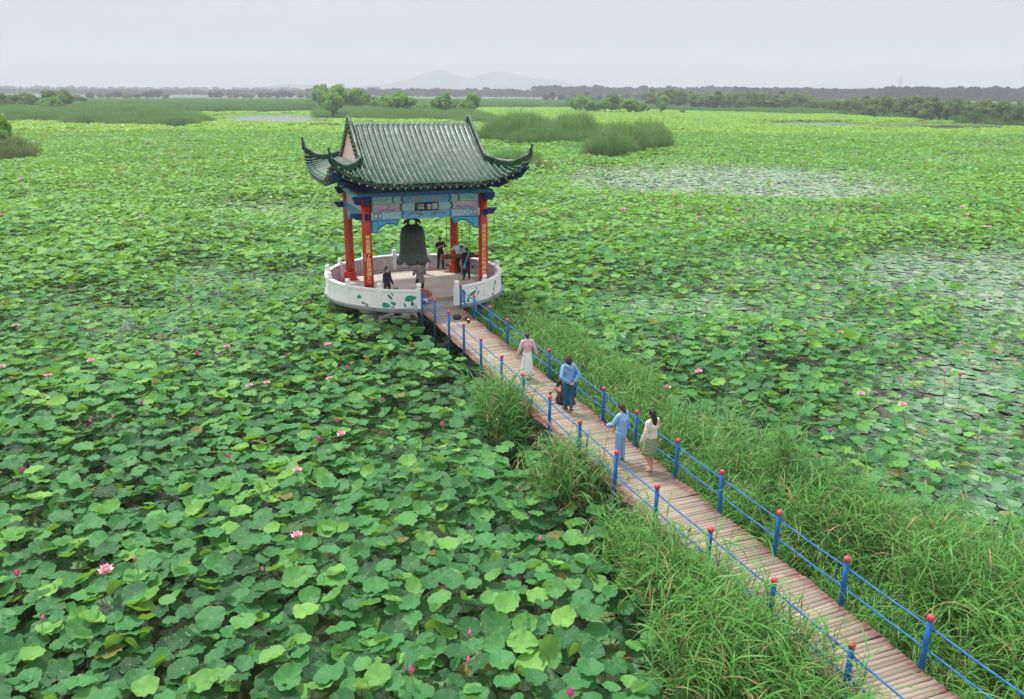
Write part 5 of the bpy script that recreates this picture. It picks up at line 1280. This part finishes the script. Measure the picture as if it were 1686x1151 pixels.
# the far blue woods: one mass
fx, fy, fs_, fi = [], [], [], []
for x0, x1, y0_, step, h0, h1 in [(-100,560,1750,13,13,17),(-100,900,2600,16,18,26),(520,1120,1550,12,15,20),(880,1800,1500,9,21,25),(1200,1800,1250,8,18,23),(1440,1800,1080,8,18,24)]:
    for rowk in range(3):
        X = (x0-843)/F_PX*y0_
        while X < (x1-843)/F_PX*y0_:
            fx.append(X); fy.append(y0_+rowk*14+tr_.uniform(-5,5)); fs_.append(tr_.uniform(h0,h1)*(1.12 if tr_.rand() < .08 else 1)*(.92+.16*float(fbm(np.array([X/120.]), np.array([y0_/100.]), 3)[0]))); fi.append(tr_.randint(4)); X += step*tr_.uniform(.6,1.2)
vm = CR[('dark','round')] + CR[('dark','tall')]
nn = len(fx); tag(scatter('forest', vm, np.stack([fx, fy, np.full(nn, WATER)], 1), np.stack([np.zeros(nn), np.zeros(nn), tr_.rand(nn)*6.28], 1), np.array(fs_), np.array(fi), tr_.rand(nn)), 'long dark wood along the whole horizon', 'forest', kind='stuff')
# pylon, masts, a few far houses
mat('steel', (.30,.33,.36,1), .5); mat('house_wall', (.75,.75,.72,1), .8); mat('roof_red', (.45,.14,.10,1), .8)
def pylon(x, yb, ht, lab, Y):
    X = (x-843)/F_PX*Y; e = empty('power_pylon', (X, Y, WATER)); tag(e, lab, 'pylon')
    b = MB(); wd = ht*.12
    for sx_, sy_ in ((-1,-1),(1,-1),(1,1),(-1,1)): b.path([(sx_*wd,sy_*wd,0),(sx_*wd*.25,sy_*wd*.25,ht*.6),(sx_*wd*.12,sy_*wd*.12,ht)], [.22,.18,.14], n=4)
    for i in range(9):
        z0, z1 = ht*i/10, ht*(i+1)/10; f = lambda z: wd*(1-.75*min(1, z/(ht*.6)))
        for s in (-1, 1): b.path([(-f(z0)*s, -f(z0), z0), (f(z1)*s, -f(z1), z1)], .10, n=4)
    b.build('tower', 'steel', e)
    for z in (.74,.86,.98):
        b = MB(); b.path([(-ht*.16,0,ht*z),(0,0,ht*(z+.02)),(ht*.16,0,ht*z)], [.1,.3,.1], n=4); b.build('cross_arm', 'steel', e)
pylon(1447, 160, 42, 'tall grey lattice power pylon rising above the trees on the far right', 1500)
pylon(17, 160, 40, 'thin grey lattice pylon rising over the willows at the far left', 2300)
pylon(830, 160, 30, 'small distant lattice mast above the woods right of the pavilion', 2500)
def house(x, yb, w, h, d, lab):
    X, Y = at(x, yb); e = empty('farmhouse', (X, Y, WATER), .2); tag(e, lab, 'house')
    b = MB(); b.box((0,0,h/2), (w,d,h)); wl = b.build('wall', 'house_wall', e)
    b = MB(); b.add([(-w/2-.4,-d/2-.4,h),(w/2+.4,-d/2-.4,h),(w/2+.4,d/2+.4,h),(-w/2-.4,d/2+.4,h),(-w/2-.4,0,h+1.6),(w/2+.4,0,h+1.6)], [(0,1,5,4),(2,3,4,5),(1,2,5),(3,0,4),(3,2,1,0)]); b.build('roof', 'roof_red', e)
    for i in range(3):
        b = MB(); b.box((-w*.3+w*.3*i, -d/2-.03, h*.5), (w*.1,.06,h*.35)); b.build('window', 'glass_dark', e)
house(918, 166.5, 34, 5, 9, 'long low farmhouse with a red roof among the trees right of the pavilion')
house(1310, 171, 16, 4, 8, 'small pale farmhouse with a red roof behind the olive trees')

# ------------------------------------------------------------------ haze
hm = bpy.data.materials.new('haze'); hm.use_nodes = True; hn = hm.node_tree; hn.nodes.remove(hn.nodes['Principled BSDF'])
hv_ = hn.nodes.new('ShaderNodeVolumePrincipled'); hv_.inputs['Density'].default_value = .00034; hv_.inputs['Color'].default_value = (.69,.74,.87,1); hv_.inputs['Anisotropy'].default_value = 0
hn.links.new(hv_.outputs[0], hn.nodes['Material Output'].inputs['Volume']); MATS['haze'] = hm
b = MB(); b.box((0, 4460, 175), (18400, 9200, 360)); tag(b.build('haze', 'haze'), 'thin bluish summer haze over the marsh', 'haze', kind='stuff')

# ------------------------------------------------------------------ people
mat('skin', (.52,.30,.20,1), .55, (.46,.25,.17,1), 9); mat('skin_tan', (.36,.18,.10,1), .55); mat('hair_black', (.012,.010,.010,1), .45); mat('hair_brown', (.035,.014,.010,1), .5, (.07,.026,.014,1), 9)
mat('cloth_black', (.010,.010,.012,1), .9); mat('cloth_grey', (.17,.17,.19,1), .95, (.14,.14,.16,1), 9); mat('cloth_navy', (.008,.014,.05,1), .9); mat('cloth_white', (.80,.83,.85,1), .9, (.70,.75,.78,1), 9)
mat('cloth_pink', (.66,.46,.52,1), .9, (.60,.40,.48,1), 8); mat('cloth_hood', (.22,.42,.74,1), .95, (.17,.34,.66,1), 8); mat('cloth_denim', (.010,.085,.17,1), .9, (.014,.11,.20,1), 12)
mat('cloth_suit', (.26,.46,.82,1), .95, (.20,.38,.74,1), 6); mat('cloth_cream', (.66,.66,.55,1), .95, (.58,.58,.47,1), 8); mat('cloth_red', (.55,.01,.01,1), .8); mat('cloth_cyan', (.05,.50,.62,1), .9)
mat('cloth_lightblue', (.32,.50,.78,1), .9, (.62,.68,.78,1), 8); mat('mask_blue', (.25,.62,.80,1), .8); mat('shoe_black', (.01,.01,.01,1), .6); mat('shoe_sole', (.70,.70,.68,1), .7); mat('eye', (.01,.01,.01,1), .2); mat('lip', (.38,.12,.10,1), .5)
def floral():
    m = mat('cloth_floral', (.018,.010,.014,1), .95); t = m.node_tree; N, L = t.nodes, t.links
    v = N.new('ShaderNodeTexVoronoi'); v.inputs['Scale'].default_value = 22; r = N.new('ShaderNodeValToRGB'); r.color_ramp.elements[0].color = (.42,.22,.22,1); r.color_ramp.elements[0].position = .16; r.color_ramp.elements[1].color = (.018,.010,.014,1); r.color_ramp.elements[1].position = .24
    tc = N.new('ShaderNodeTexCoord'); L.new(tc.outputs['Object'], v.inputs['Vector']); L.new(v.outputs['Distance'], r.inputs[0]); L.new(r.outputs[0], N['Principled BSDF'].inputs['Base Color'])
    m = mat('cloth_check', (.13,.20,.12,1), .95); t = m.node_tree; N, L = t.nodes, t.links
    ck = N.new('ShaderNodeTexChecker'); ck.inputs['Scale'].default_value = 24; ck.inputs['Color1'].default_value = (.15,.22,.13,1); ck.inputs['Color2'].default_value = (.27,.34,.22,1)
    tc = N.new('ShaderNodeTexCoord'); L.new(tc.outputs['Object'], ck.inputs['Vector']); L.new(ck.outputs[0], N['Principled BSDF'].inputs['Base Color'])
floral()
def fuse(mb, name, m, parent, voxel, smooth=3):
    """weld overlapping tapered limbs into one continuous skin"""
    tmp = mb.build(name + '_raw', m, None); md = tmp.modifiers.new('r', 'REMESH'); md.mode = 'VOXEL'; md.voxel_size = voxel; md.use_smooth_shade = True
    sm = tmp.modifiers.new('s', 'SMOOTH'); sm.factor = .5; sm.iterations = smooth
    dg = bpy.context.evaluated_depsgraph_get(); dg.update(); me = bpy.data.meshes.new_from_object(tmp.evaluated_get(dg)); me.name = name
    bpy.data.objects.remove(tmp); o = bpy.data.objects.new(name, me); COL.objects.link(o); o.parent = parent
    me.polygons.foreach_set('use_smooth', [True]*len(me.polygons)); return o
def limb(mb, pts, ra, rb=None, ref=(1,0,0), n=12):
    """tapered limb with rounded ends"""
    P = [Vector(p) for p in pts]; rb = rb or ra
    d0 = (P[0]-P[1]).normalized(); d1 = (P[-1]-P[-2]).normalized()
    q = [P[0]+d0*ra[0]*.8, P[0]+d0*ra[0]*.45] + P + [P[-1]+d1*ra[-1]*.45, P[-1]+d1*ra[-1]*.8]
    a = [ra[0]*.35, ra[0]*.8] + list(ra) + [ra[-1]*.8, ra[-1]*.35]; b = [rb[0]*.35, rb[0]*.8] + list(rb) + [rb[-1]*.8, rb[-1]*.35]
    mb.path(q, a, b, n=n, ref=ref)
def hand(mb, w, d, side, curl=.5, s=1.):
    """palm, four fingers of different length and a thumb from the side of the palm; d = pointing direction"""
    w = Vector(w); d = Vector(d).normalized(); th = Vector((0,1,0)) - d*d.y
    if th.length < .2: th = Vector((0,0,1)) - d*d.z
    th.normalize(); n_ = d.cross(th).normalized()*(-side)       # palm normal
    limb(mb, [w, w+d*.045*s, w+d*.085*s], [.022*s,.036*s,.038*s], [.018*s,.015*s,.013*s], ref=tuple(th))
    for i, L in enumerate((.072,.080,.074,.058)):
        b0 = w + d*.085*s + th*(.028-.0185*i)*s; a = curl; p = b0; pts = [p]
        for f in (.45,.32,.23):
            dd = d*math.cos(a) + n_*math.sin(a); p = p + dd*L*f*s; pts.append(p); a += curl*.9
        limb(mb, pts, [.0095*s,.009*s,.0085*s,.0075*s], n=8)
    b0 = w + d*.028*s + th*.028*s; limb(mb, [b0, b0+(d*.6+th*.75+n_*.25)*.034*s, b0+(d*1.25+th*1.05+n_*.5)*.034*s], [.013*s,.011*s,.009*s], n=8)
def person(label, loc, yaw, h=1.68, top=None, bottom=None, hair='short', hairm='hair_black', skin='skin', J={}, shoes='shoe_black', female=False, build_=1., headtilt=(0,0), extra=None, legs='pants', sleeve=1., hem=.86, group=None):
    e = empty('person', loc, yaw); k = h/1.70; e.scale = (k, k, k); tag(e, label, 'person', group)
    sw = .165 if female else .19; bw = build_
    D = dict(pel=(0,0,.92), chest=(0,0,1.26), neck=(0,.0,1.43), head=(0,.015,1.575), shl=(-sw,0,1.385), shr=(sw,0,1.385), ell=(-sw-.055,-.03,1.12), elr=(sw+.055,-.03,1.12), wrl=(-sw-.065,.05,.875), wrr=(sw+.065,.05,.875),
             hipl=(-.09,0,.90), hipr=(.09,0,.90), knl=(-.095,.02,.49), knr=(.095,.02,.49), anl=(-.095,-.01,.09), anr=(.095,-.01,.09), tol=(-.105,.15,.035), tor=(.105,.15,.035), curl=.35)
    D.update(J); V_ = {a: Vector(b) for a, b in D.items() if a != 'curl'}
    pel, ch, nk, hd = V_['pel'], V_['chest'], V_['neck'], V_['head']
    b = MB()
    up = (nk-pel).normalized()
    limb(b, [pel-up*.04, pel+up*.06, pel+(ch-pel)*.45, ch, ch+(nk-ch)*.72], [.145*bw,.145*bw,.115*bw,.145*bw,.12], [.095*bw,.095*bw,.08*bw,.10*bw,.06])
    limb(b, [V_['shl']*.9+nk*.1, V_['shr']*.9+nk*.1], [.045,.045], n=10, ref=(0,0,1)); limb(b, [ch+(nk-ch)*.6, nk, hd-Vector((0,0,.06))], [.065,.052,.050])
    hu = (hd-nk).normalized(); fw = Vector((math.sin(headtilt[1]), math.cos(headtilt[1]), -headtilt[0])); fw = (fw-hu*fw.dot(hu)).normalized(); sd = fw.cross(hu)
    # skull, jaw, nose, ears
    limb(b, [hd-hu*.085+fw*.018, hd-hu*.05+fw*.012, hd, hd+hu*.05-fw*.006, hd+hu*.085-fw*.01], [.034,.056,.072,.070,.045], [.042,.068,.088,.086,.055], ref=tuple(sd), n=16)
    limb(b, [hd-hu*.075+fw*.045, hd-hu*.06+fw*.062], [.026,.016]); limb(b, [hd+hu*.012+fw*.078, hd-hu*.016+fw*.096], [.010,.014], n=8); limb(b, [hd-hu*.045+fw*.07, hd-hu*.046+fw*.079], [.02,.012], [.008,.006], ref=tuple(sd), n=8)
    for s in (-1, 1): limb(b, [hd+sd*s*.071-hu*.018, hd+sd*s*.078+hu*.018], [.010,.015], [.006,.008], n=8)
    for s, q in ((-1,'l'),(1,'r')):
        S0, E0, W0 = V_['sh'+q], V_['el'+q], V_['wr'+q]
        limb(b, [S0, S0.lerp(E0,.5), E0], [.048,.042,.036]); limb(b, [E0, E0.lerp(W0,.35), W0], [.037,.036,.023])
        hand(b, W0, (W0-E0), s, D['curl'])
        H0, K0, A0_, T0 = V_['hip'+q], V_['kn'+q], V_['an'+q], V_['to'+q]
        limb(b, [H0, H0.lerp(K0,.4), K0], [.080,.072,.050]); limb(b, [K0, K0.lerp(A0_,.3), A0_], [.050,.052,.032])
        limb(b, [A0_+Vector((0,0,-.02)), (A0_+T0)/2+Vector((0,0,-.02)), T0], [.034,.036,.028], [.03,.028,.018], ref=(1,0,0))
    body = fuse(b, 'body', skin, e, .011)
    b = MB()
    for s in (-1, 1): b.ball(hd+fw*.077+sd*s*.029+hu*.008, .009, 8)
    b.build('eyes', 'eye', body)
    # hair
    b = MB(); back = hd-fw*.012+hu*.012
    if hair != 'bald':
        limb(b, [back-hu*.035-fw*.035, back+hu*.0-fw*.022, back+hu*.045-fw*.006, back+hu*.080-fw*.004], [.066,.086,.086,.060], [.066,.094,.097,.066], ref=tuple(sd), n=16)
    if hair == 'bob': limb(b, [back+hu*.06-fw*.01, back-fw*.025, back-hu*.09-fw*.03, back-hu*.12-fw*.03], [.085,.108,.104,.075], [.085,.098,.088,.06], ref=tuple(sd), n=16)
    if hair == 'long': limb(b, [back+hu*.05-fw*.01, back-fw*.035, back-hu*.13-fw*.045, back-hu*.24-fw*.045, back-hu*.29-fw*.04], [.072,.092,.098,.095,.06], [.075,.07,.05,.035,.02], ref=tuple(sd), n=16)
    if hair == 'mid': limb(b, [back+hu*.05-fw*.01, back-fw*.035, back-hu*.11-fw*.045+sd*.03, back-hu*.19-fw*.05+sd*.06], [.072,.088,.07,.035], [.075,.07,.05,.03], ref=tuple(sd), n=16)
    if hair == 'bun': limb(b, [back-fw*.09+hu*.01, back-fw*.12+hu*.015], [.04,.036])
    hs_ = fuse(b, 'hair', hairm, body, .011)
    if hair == 'bun':
        b = MB(); b.ball(back-fw*.085-hu*.03+sd*.05, .018, 8); b.ball(back-fw*.02-hu*.02+sd*.09, .016, 8); b.build('hair_clip', 'cloth_white', hs_)
    # top
    if top:
        tm, full = top; b = MB(); hz = hem
        base = pel + up*(hz-.92)
        limb(b, [base, pel+up*.08, pel+(ch-pel)*.5, ch, ch+(nk-ch)*.62], [.168*bw,.160*bw,.142*bw,.168*bw,.135], [.118*bw,.112*bw,.105*bw,.122*bw,.078], n=20)
        limb(b, [V_['shl']*.92+nk*.08, nk*.5+ch*.5+Vector((0,0,.055)), V_['shr']*.92+nk*.08], [.058,.066,.058], n=12, ref=(0,0,1)); limb(b, [ch+(nk-ch)*.7, nk-up*.015], [.075,.062])
        for q in 'lr':
            S0, E0, W0 = V_['sh'+q], V_['el'+q], V_['wr'+q]
            if full >= 1: limb(b, [S0, S0.lerp(E0,.5), E0], [.066,.060,.056]); limb(b, [E0, E0.lerp(W0,.5), E0.lerp(W0,.93)], [.056,.052*sleeve,.044*sleeve])
            else: limb(b, [S0, S0.lerp(E0, full*.5+.1), S0.lerp(E0, full)], [.066,.068,.066])
        fuse(b, 'top', tm, body, .014, 2)
    if bottom:
        b = MB()
        if legs == 'pants':
            limb(b, [pel+up*.10, pel, pel-up*.06], [.148*bw,.162*bw,.150*bw], [.102*bw,.115*bw,.11*bw], n=18)
            for q in 'lr':
                H0, K0, A0_ = V_['hip'+q], V_['kn'+q], V_['an'+q]; wl = 1.25 if extra == 'wide' else 1.
                limb(b, [H0, H0.lerp(K0,.5), K0], [.098*bw,.088*bw,.070*wl]); limb(b, [K0, K0.lerp(A0_,.5), K0.lerp(A0_,.93)], [.070*wl,.066*wl,.056*wl])
        else:
            z1 = {'skirt': .50, 'long': .17}[legs] ; rr0 = .148*bw; c1 = Vector(((V_['knl'].x+V_['knr'].x)/2, (V_['knl'].y+V_['knr'].y)/2, 0)) if legs == 'skirt' else Vector(((V_['anl'].x+V_['anr'].x)/2, (V_['anl'].y+V_['anr'].y)/2, 0))
            n = 40; vs = []; lev = 10
            for i in range(lev):
                t = i/(lev-1); z = 1.04*(1-t)+z1*t; c = Vector((pel.x, pel.y, 0)).lerp(c1, t)
                for j in range(n):
                    a = 2*math.pi*j/n; fl = 1 + (.07*math.sin(9*a+1)+.04*math.sin(15*a))*t*(1 if legs == 'long' else .4)
                    rx = (rr0*(1-t)+(.235 if legs == 'long' else .215)*t)*fl; ry = (.105*(1-t)+(.20 if legs == 'long' else .165)*t)*fl
                    vs.append((c.x+rx*math.cos(a), c.y+ry*math.sin(a), z))
            b.add(vs, [(i*n+j, (i+1)*n+j, (i+1)*n+(j+1)%n, i*n+(j+1)%n) for i in range(lev-1) for j in range(n)] + [tuple(range(n)), tuple((lev-1)*n+j for j in range(n-1,-1,-1))])
        if legs == 'pants': fuse(b, 'trousers', bottom, body, .014, 2)
        else: b.build('skirt', bottom, body, True)
    if shoes:
        for q in 'lr':
            A0_, T0 = V_['an'+q], V_['to'+q]; b = MB(); hl = A0_ + (A0_-T0).normalized()*.045; hl.z = A0_.z-.045
            limb(b, [hl, A0_.lerp(T0,.4)+Vector((0,0,-.02)), T0], [.040,.044,.036], [.04,.036,.026], ref=(1,0,0)); sh_ = b.build('shoe', shoes, body, True)
            b = MB(); dv = (T0-hl); b.path([hl-Vector((0,0,.026))-dv*.1, hl-Vector((0,0,.026)), T0-Vector((0,0,.018)), T0-Vector((0,0,.018))+dv*.12], [.02,.04,.040,.018], [.010]*4, n=10, ref=(1,0,0)); b.build('sole', 'shoe_sole', sh_)
    return e, body, (hd, fw, hu, sd)
def WP(x, y, z=.004): return W(x, y, z)
FZ = .205
# in the pavilion; yaw is measured so that 0 looks away from the bridge (+y')
P1 = person('man in black t-shirt facing outward with one hand raised to his chest behind the log', WP(2.1,3.02,FZ), TH+math.pi+.25, 1.70, ('cloth_black',.75), 'cloth_black', J=dict(ell=(-.27,.03,1.13), wrl=(-.24,.10,.90), elr=(.27,.08,1.14), wrr=(.06,.25,1.28), anl=(-.15,0,.09), tol=(-.19,.15,.035), anr=(.15,0,.09), tor=(.19,.15,.035), knl=(-.12,.02,.49), knr=(.12,.02,.49)))
P2 = person('person in pink top and black trousers mostly hidden behind the bell', WP(1.0,2.5,FZ), TH+2.6, 1.62, ('cloth_pink',.6), 'cloth_black', female=True, hair='bob', J=dict(elr=(.25,.05,1.14), wrr=(.24,.22,1.05)))
P3 = person('man in grey t-shirt and navy cap with bowed head at the pavilion entrance', WP(-.57,-2.86,FZ), TH+.25, 1.78, ('cloth_grey',.95), 'cloth_black', build_=1.12, hem=.80, headtilt=(.7,-.2), J=dict(head=(-.01,.075,1.545), ell=(-.27,.04,1.12), wrl=(-.16,.24,1.06), elr=(.27,.04,1.12), wrr=(.17,.24,1.04)))
P4 = person('man in navy jacket with a blue face mask standing behind the left parapet', WP(-1.98,-2.66,.07), TH+3.9, 1.70, ('cloth_navy',1), 'cloth_navy', hem=.74, headtilt=(.25,.0), J=dict(ell=(-.24,.02,1.12), wrl=(-.2,.16,.92), elr=(.24,.0,1.12), wrr=(.23,.10,.88)))
P5 = person('man in red cap and white shirt leaning on the striking log', WP(2.72,1.90,FZ), TH+1.75, 1.66, ('cloth_white',.95), 'cloth_black', headtilt=(.3,0), J=dict(pel=(0,-.04,.92), chest=(0,.06,1.25), neck=(0,.11,1.42), head=(0,.15,1.56), shl=(-.19,.09,1.37), shr=(.19,.09,1.37), ell=(-.22,.30,1.27), wrl=(-.17,.50,1.27), elr=(.22,.28,1.2), wrr=(.18,.46,1.15), anl=(-.1,.08,.09), tol=(-.1,.24,.035), knl=(-.1,.12,.5), anr=(.1,-.14,.09), tor=(.1,.02,.035)))
P6 = person('person in light blue shirt bending over the log beside the red-capped man', WP(2.92,1.55,FZ), TH+2.0, 1.56, ('cloth_lightblue',.8), 'cloth_black', skin='skin_tan', headtilt=(.45,0), J=dict(pel=(0,-.06,.92), chest=(0,.08,1.22), neck=(0,.16,1.38), head=(0,.22,1.50), shl=(-.18,.12,1.34), shr=(.18,.12,1.34), ell=(-.23,.24,1.14), wrl=(-.18,.40,1.13), elr=(.23,.24,1.14), wrr=(.2,.42,1.12)))
P7 = person('boy in black with a long cyan strap, his back to us, by the striking log', WP(2.62,.28,FZ), TH-.05, 1.60, ('cloth_black',.9), 'cloth_black', hem=.90, headtilt=(.1,-.5), J=dict(elr=(.42,.10,1.33), wrr=(.66,.22,1.28), ell=(-.26,.02,1.12), wrl=(-.30,.05,.88), anl=(-.17,0,.09), tol=(-.20,.14,.035), anr=(.13,.02,.09), tor=(.15,.17,.035)))
def add_cap(P, m, brim=True):
    e, body, (hd, fw, hu, sd) = P; b = MB(); c = hd+hu*.045
    limb(b, [c-hu*.01, c+hu*.03, c+hu*.062], [.088,.082,.05], [.102,.092,.055], ref=tuple(sd), n=18); cp = b.build('cap', m, body, True)
    b = MB(); b.path([c+fw*.06, c+fw*.14-hu*.01, c+fw*.175-hu*.02], [.075,.066,.03], [.008,.006,.004], n=12, ref=tuple(sd)); b.build('cap_brim', m, cp, True)
add_cap(P3, 'cloth_navy'); add_cap(P5, 'cloth_red'); add_cap(P1, 'hair_black')
e, body, (hd, fw, hu, sd) = P4; b = MB(); limb(b, [hd-hu*.075+fw*.05-sd*.04, hd-hu*.07+fw*.075, hd-hu*.075+fw*.05+sd*.04], [.03,.036,.03], [.02,.02,.02], ref=tuple(hu)); b.build('face_mask', 'mask_blue', body, True)
e, body, _ = P7; b = MB(); b.path([(.10,-.10,1.44),(-.02,-.135,1.2),(-.12,-.14,.98),(-.17,-.12,.80)], [.028]*4, [.010]*4, n=8); st_ = b.build('shoulder_strap', 'cloth_cyan', body); b = MB(); limb(b, [(-.17,-.15,.84),(-.18,-.15,.72),(-.17,-.15,.66)], [.05,.08,.05], [.03,.035,.03]); b.build('pouch', 'cloth_cyan', st_, True)
# on the bridge; they walk or look towards the pavilion
Q1 = person('woman in sheer pink cardigan and long white pleated skirt walking towards the pavilion', WP(.10,-13.50), TH-.15, 1.60, ('cloth_pink',1), 'cloth_white', female=True, hair='bun', legs='long', hem=1.0, shoes=None, J=dict(ell=(-.26,-.02,1.13), wrl=(-.33,.03,.92), elr=(.26,-.02,1.13), wrr=(.35,.0,.90), anl=(-.09,.14,.09), tol=(-.10,.29,.035), anr=(.10,-.10,.09), tor=(.11,.05,.035)))
Q2 = person('woman in light blue hooded top and dark teal trousers with hands clasped behind her back', WP(.16,-16.45), TH+.1, 1.72, ('cloth_hood',1), 'cloth_denim', female=True, hair='bob', hairm='hair_brown', build_=1.05, hem=.90, J=dict(ell=(-.30,-.12,1.12), wrl=(-.05,-.20,.93), elr=(.31,-.12,1.12), wrr=(.08,-.21,.95), hipl=(-.085,0,.9), hipr=(.085,0,.9), knl=(-.07,.03,.49), knr=(.08,.0,.49), anl=(.0,.06,.09), tol=(-.02,.21,.035), anr=(.05,-.16,.14), tor=(.07,-.03,.03)))
e, body, (hd, fw, hu, sd) = Q2; b = MB(); limb(b, [(-.10,-.02,1.44),(-.07,-.11,1.40),(0,-.14,1.33),(.07,-.11,1.40),(.10,-.02,1.44)], [.04,.05,.055,.05,.04], n=10, ref=(0,0,1)); b.build('hood', 'cloth_hood', body, True)
Q3 = person('woman in dark floral dress crouching beside the woman in the blue hooded top', WP(.42,-15.75), TH+.55, 1.46, ('cloth_floral',.8), None, female=True, hair='bob', shoes=None, headtilt=(.4,0), hem=.42,
     J=dict(pel=(0,-.12,.34), chest=(0,.06,.66), neck=(0,.13,.83), head=(0,.20,.95), shl=(-.17,.10,.79), shr=(.17,.10,.79), ell=(-.32,.16,.62), wrl=(-.38,.30,.42), elr=(.25,.25,.58), wrr=(.12,.42,.52), hipl=(-.10,-.06,.32), hipr=(.10,-.06,.32), knl=(-.16,.30,.48), knr=(.16,.30,.48), anl=(-.13,.08,.09), anr=(.13,.08,.09), tol=(-.15,.23,.035), tor=(.15,.23,.035)))
e, body, _ = Q3; b = MB(); limb(b, [(0,-.08,.52),(0,-.02,.34),(0,0,.14),(0,.0,.05)], [.17,.26,.33,.36], [.15,.24,.32,.34], n=28); fuse(b, 'dress', 'cloth_floral', body, .02, 2)
b = MB(); b.path([(-.42,.34,.42),(-.45,.36,.30),(-.47,.36,.12),(-.46,.35,.02)], [.02,.024,.024,.02], n=8); b.path([(-.38,.35,.40),(-.36,.36,.2),(-.38,.36,.05)], .010, n=6); b.build('folded_umbrella', 'cloth_black', body)
Q4 = person('woman in pale blue shirt and matching wide trousers with brown hair looking down', WP(-.05,-20.05), TH+.45, 1.60, ('cloth_suit',1), 'cloth_suit', female=True, hair='mid', hairm='hair_brown', build_=1.12, hem=.80, sleeve=1.35, extra='wide', headtilt=(.5,-.3), J=dict(head=(-.015,.05,1.56), ell=(-.29,.10,1.14), wrl=(-.22,.28,1.05), elr=(.27,-.02,1.12), wrr=(.30,.05,.90)))
e, body, _ = Q4; b = MB(); b.box((-.20,.40,1.10), (.075,.012,.15), M=Matrix.Rotation(-.5, 3, 'X')); b.build('phone', 'cloth_black', body)
Q5 = person('woman in cream blouse and short green checked skirt with long black hair walking bare-legged', WP(.37,-20.80), TH+.30, 1.66, ('cloth_cream',1), 'cloth_check', female=True, hair='long', legs='skirt', hem=.97, sleeve=1.15, shoes=None, headtilt=(.35,-.1), J=dict(head=(-.01,.04,1.57), ell=(-.25,-.01,1.12), wrl=(-.29,.07,.88), elr=(.27,.06,1.12), wrr=(.20,.22,1.02), knl=(-.11,.05,.49), anl=(.0,-.08,.10), tol=(-.05,.06,.03), knr=(.09,.04,.49), anr=(.05,-.02,.10), tor=(.05,.13,.03)))

# ------------------------------------------------------------------ each thing of a row told apart by its place in the row
ONES = ['', 'first', 'second', 'third', 'fourth', 'fifth', 'sixth', 'seventh', 'eighth', 'ninth', 'tenth', 'eleventh', 'twelfth', 'thirteenth', 'fourteenth', 'fifteenth', 'sixteenth', 'seventeenth', 'eighteenth', 'nineteenth']
def ordinal(n):
    if n < 20: return ONES[n]
    t = {2: 'twent', 3: 'thirt', 4: 'fort', 5: 'fift', 6: 'sixt', 7: 'sevent'}[n//10]
    return t + 'ieth' if n % 10 == 0 else t + 'y-' + ONES[n % 10]
ROWS = {G1: 'bushy green tree, %s from the left on the reed island behind the pavilion', 'willows in the clump at the far left': 'rounded willow, %s from the left in the far left clump',
 'distant row of small trees on the left': 'small dark tree, %s from the left in the distant row left of the roof', 'clump of trees right of the pavilion': 'bushy green tree, %s from the left in the clump beyond the roof',
 'long row of olive trees on the right shore': 'olive-grey tree, %s from the left in the front row on the right shore', 'back row of olive trees on the right shore': 'olive-grey tree, %s from the left in the back row on the right shore',
 'tiny pollard trees far off': 'tiny round pollard, %s from the left behind the right clump', 'dark round shrubs before the olive row': 'small dark round shrub, %s from the left before the olive trees',
 'near open pink lotus blooms': 'open pink lotus bloom, %s from the left in the nearer field', 'near half-open lotus flowers': 'half-open deep pink lotus flower, %s from the left in the nearer field', 'near closed lotus buds': 'slim closed pink lotus bud, %s from the left in the nearer field'}
for g_, fmt in ROWS.items():
    m_ = sorted([o for o in COL.objects if o.parent is None and o.get('group') == g_], key=lambda o: o.location.x/max(1, o.location.y))
    for i, o in enumerate(m_): o['label'] = fmt % ordinal(i+1)
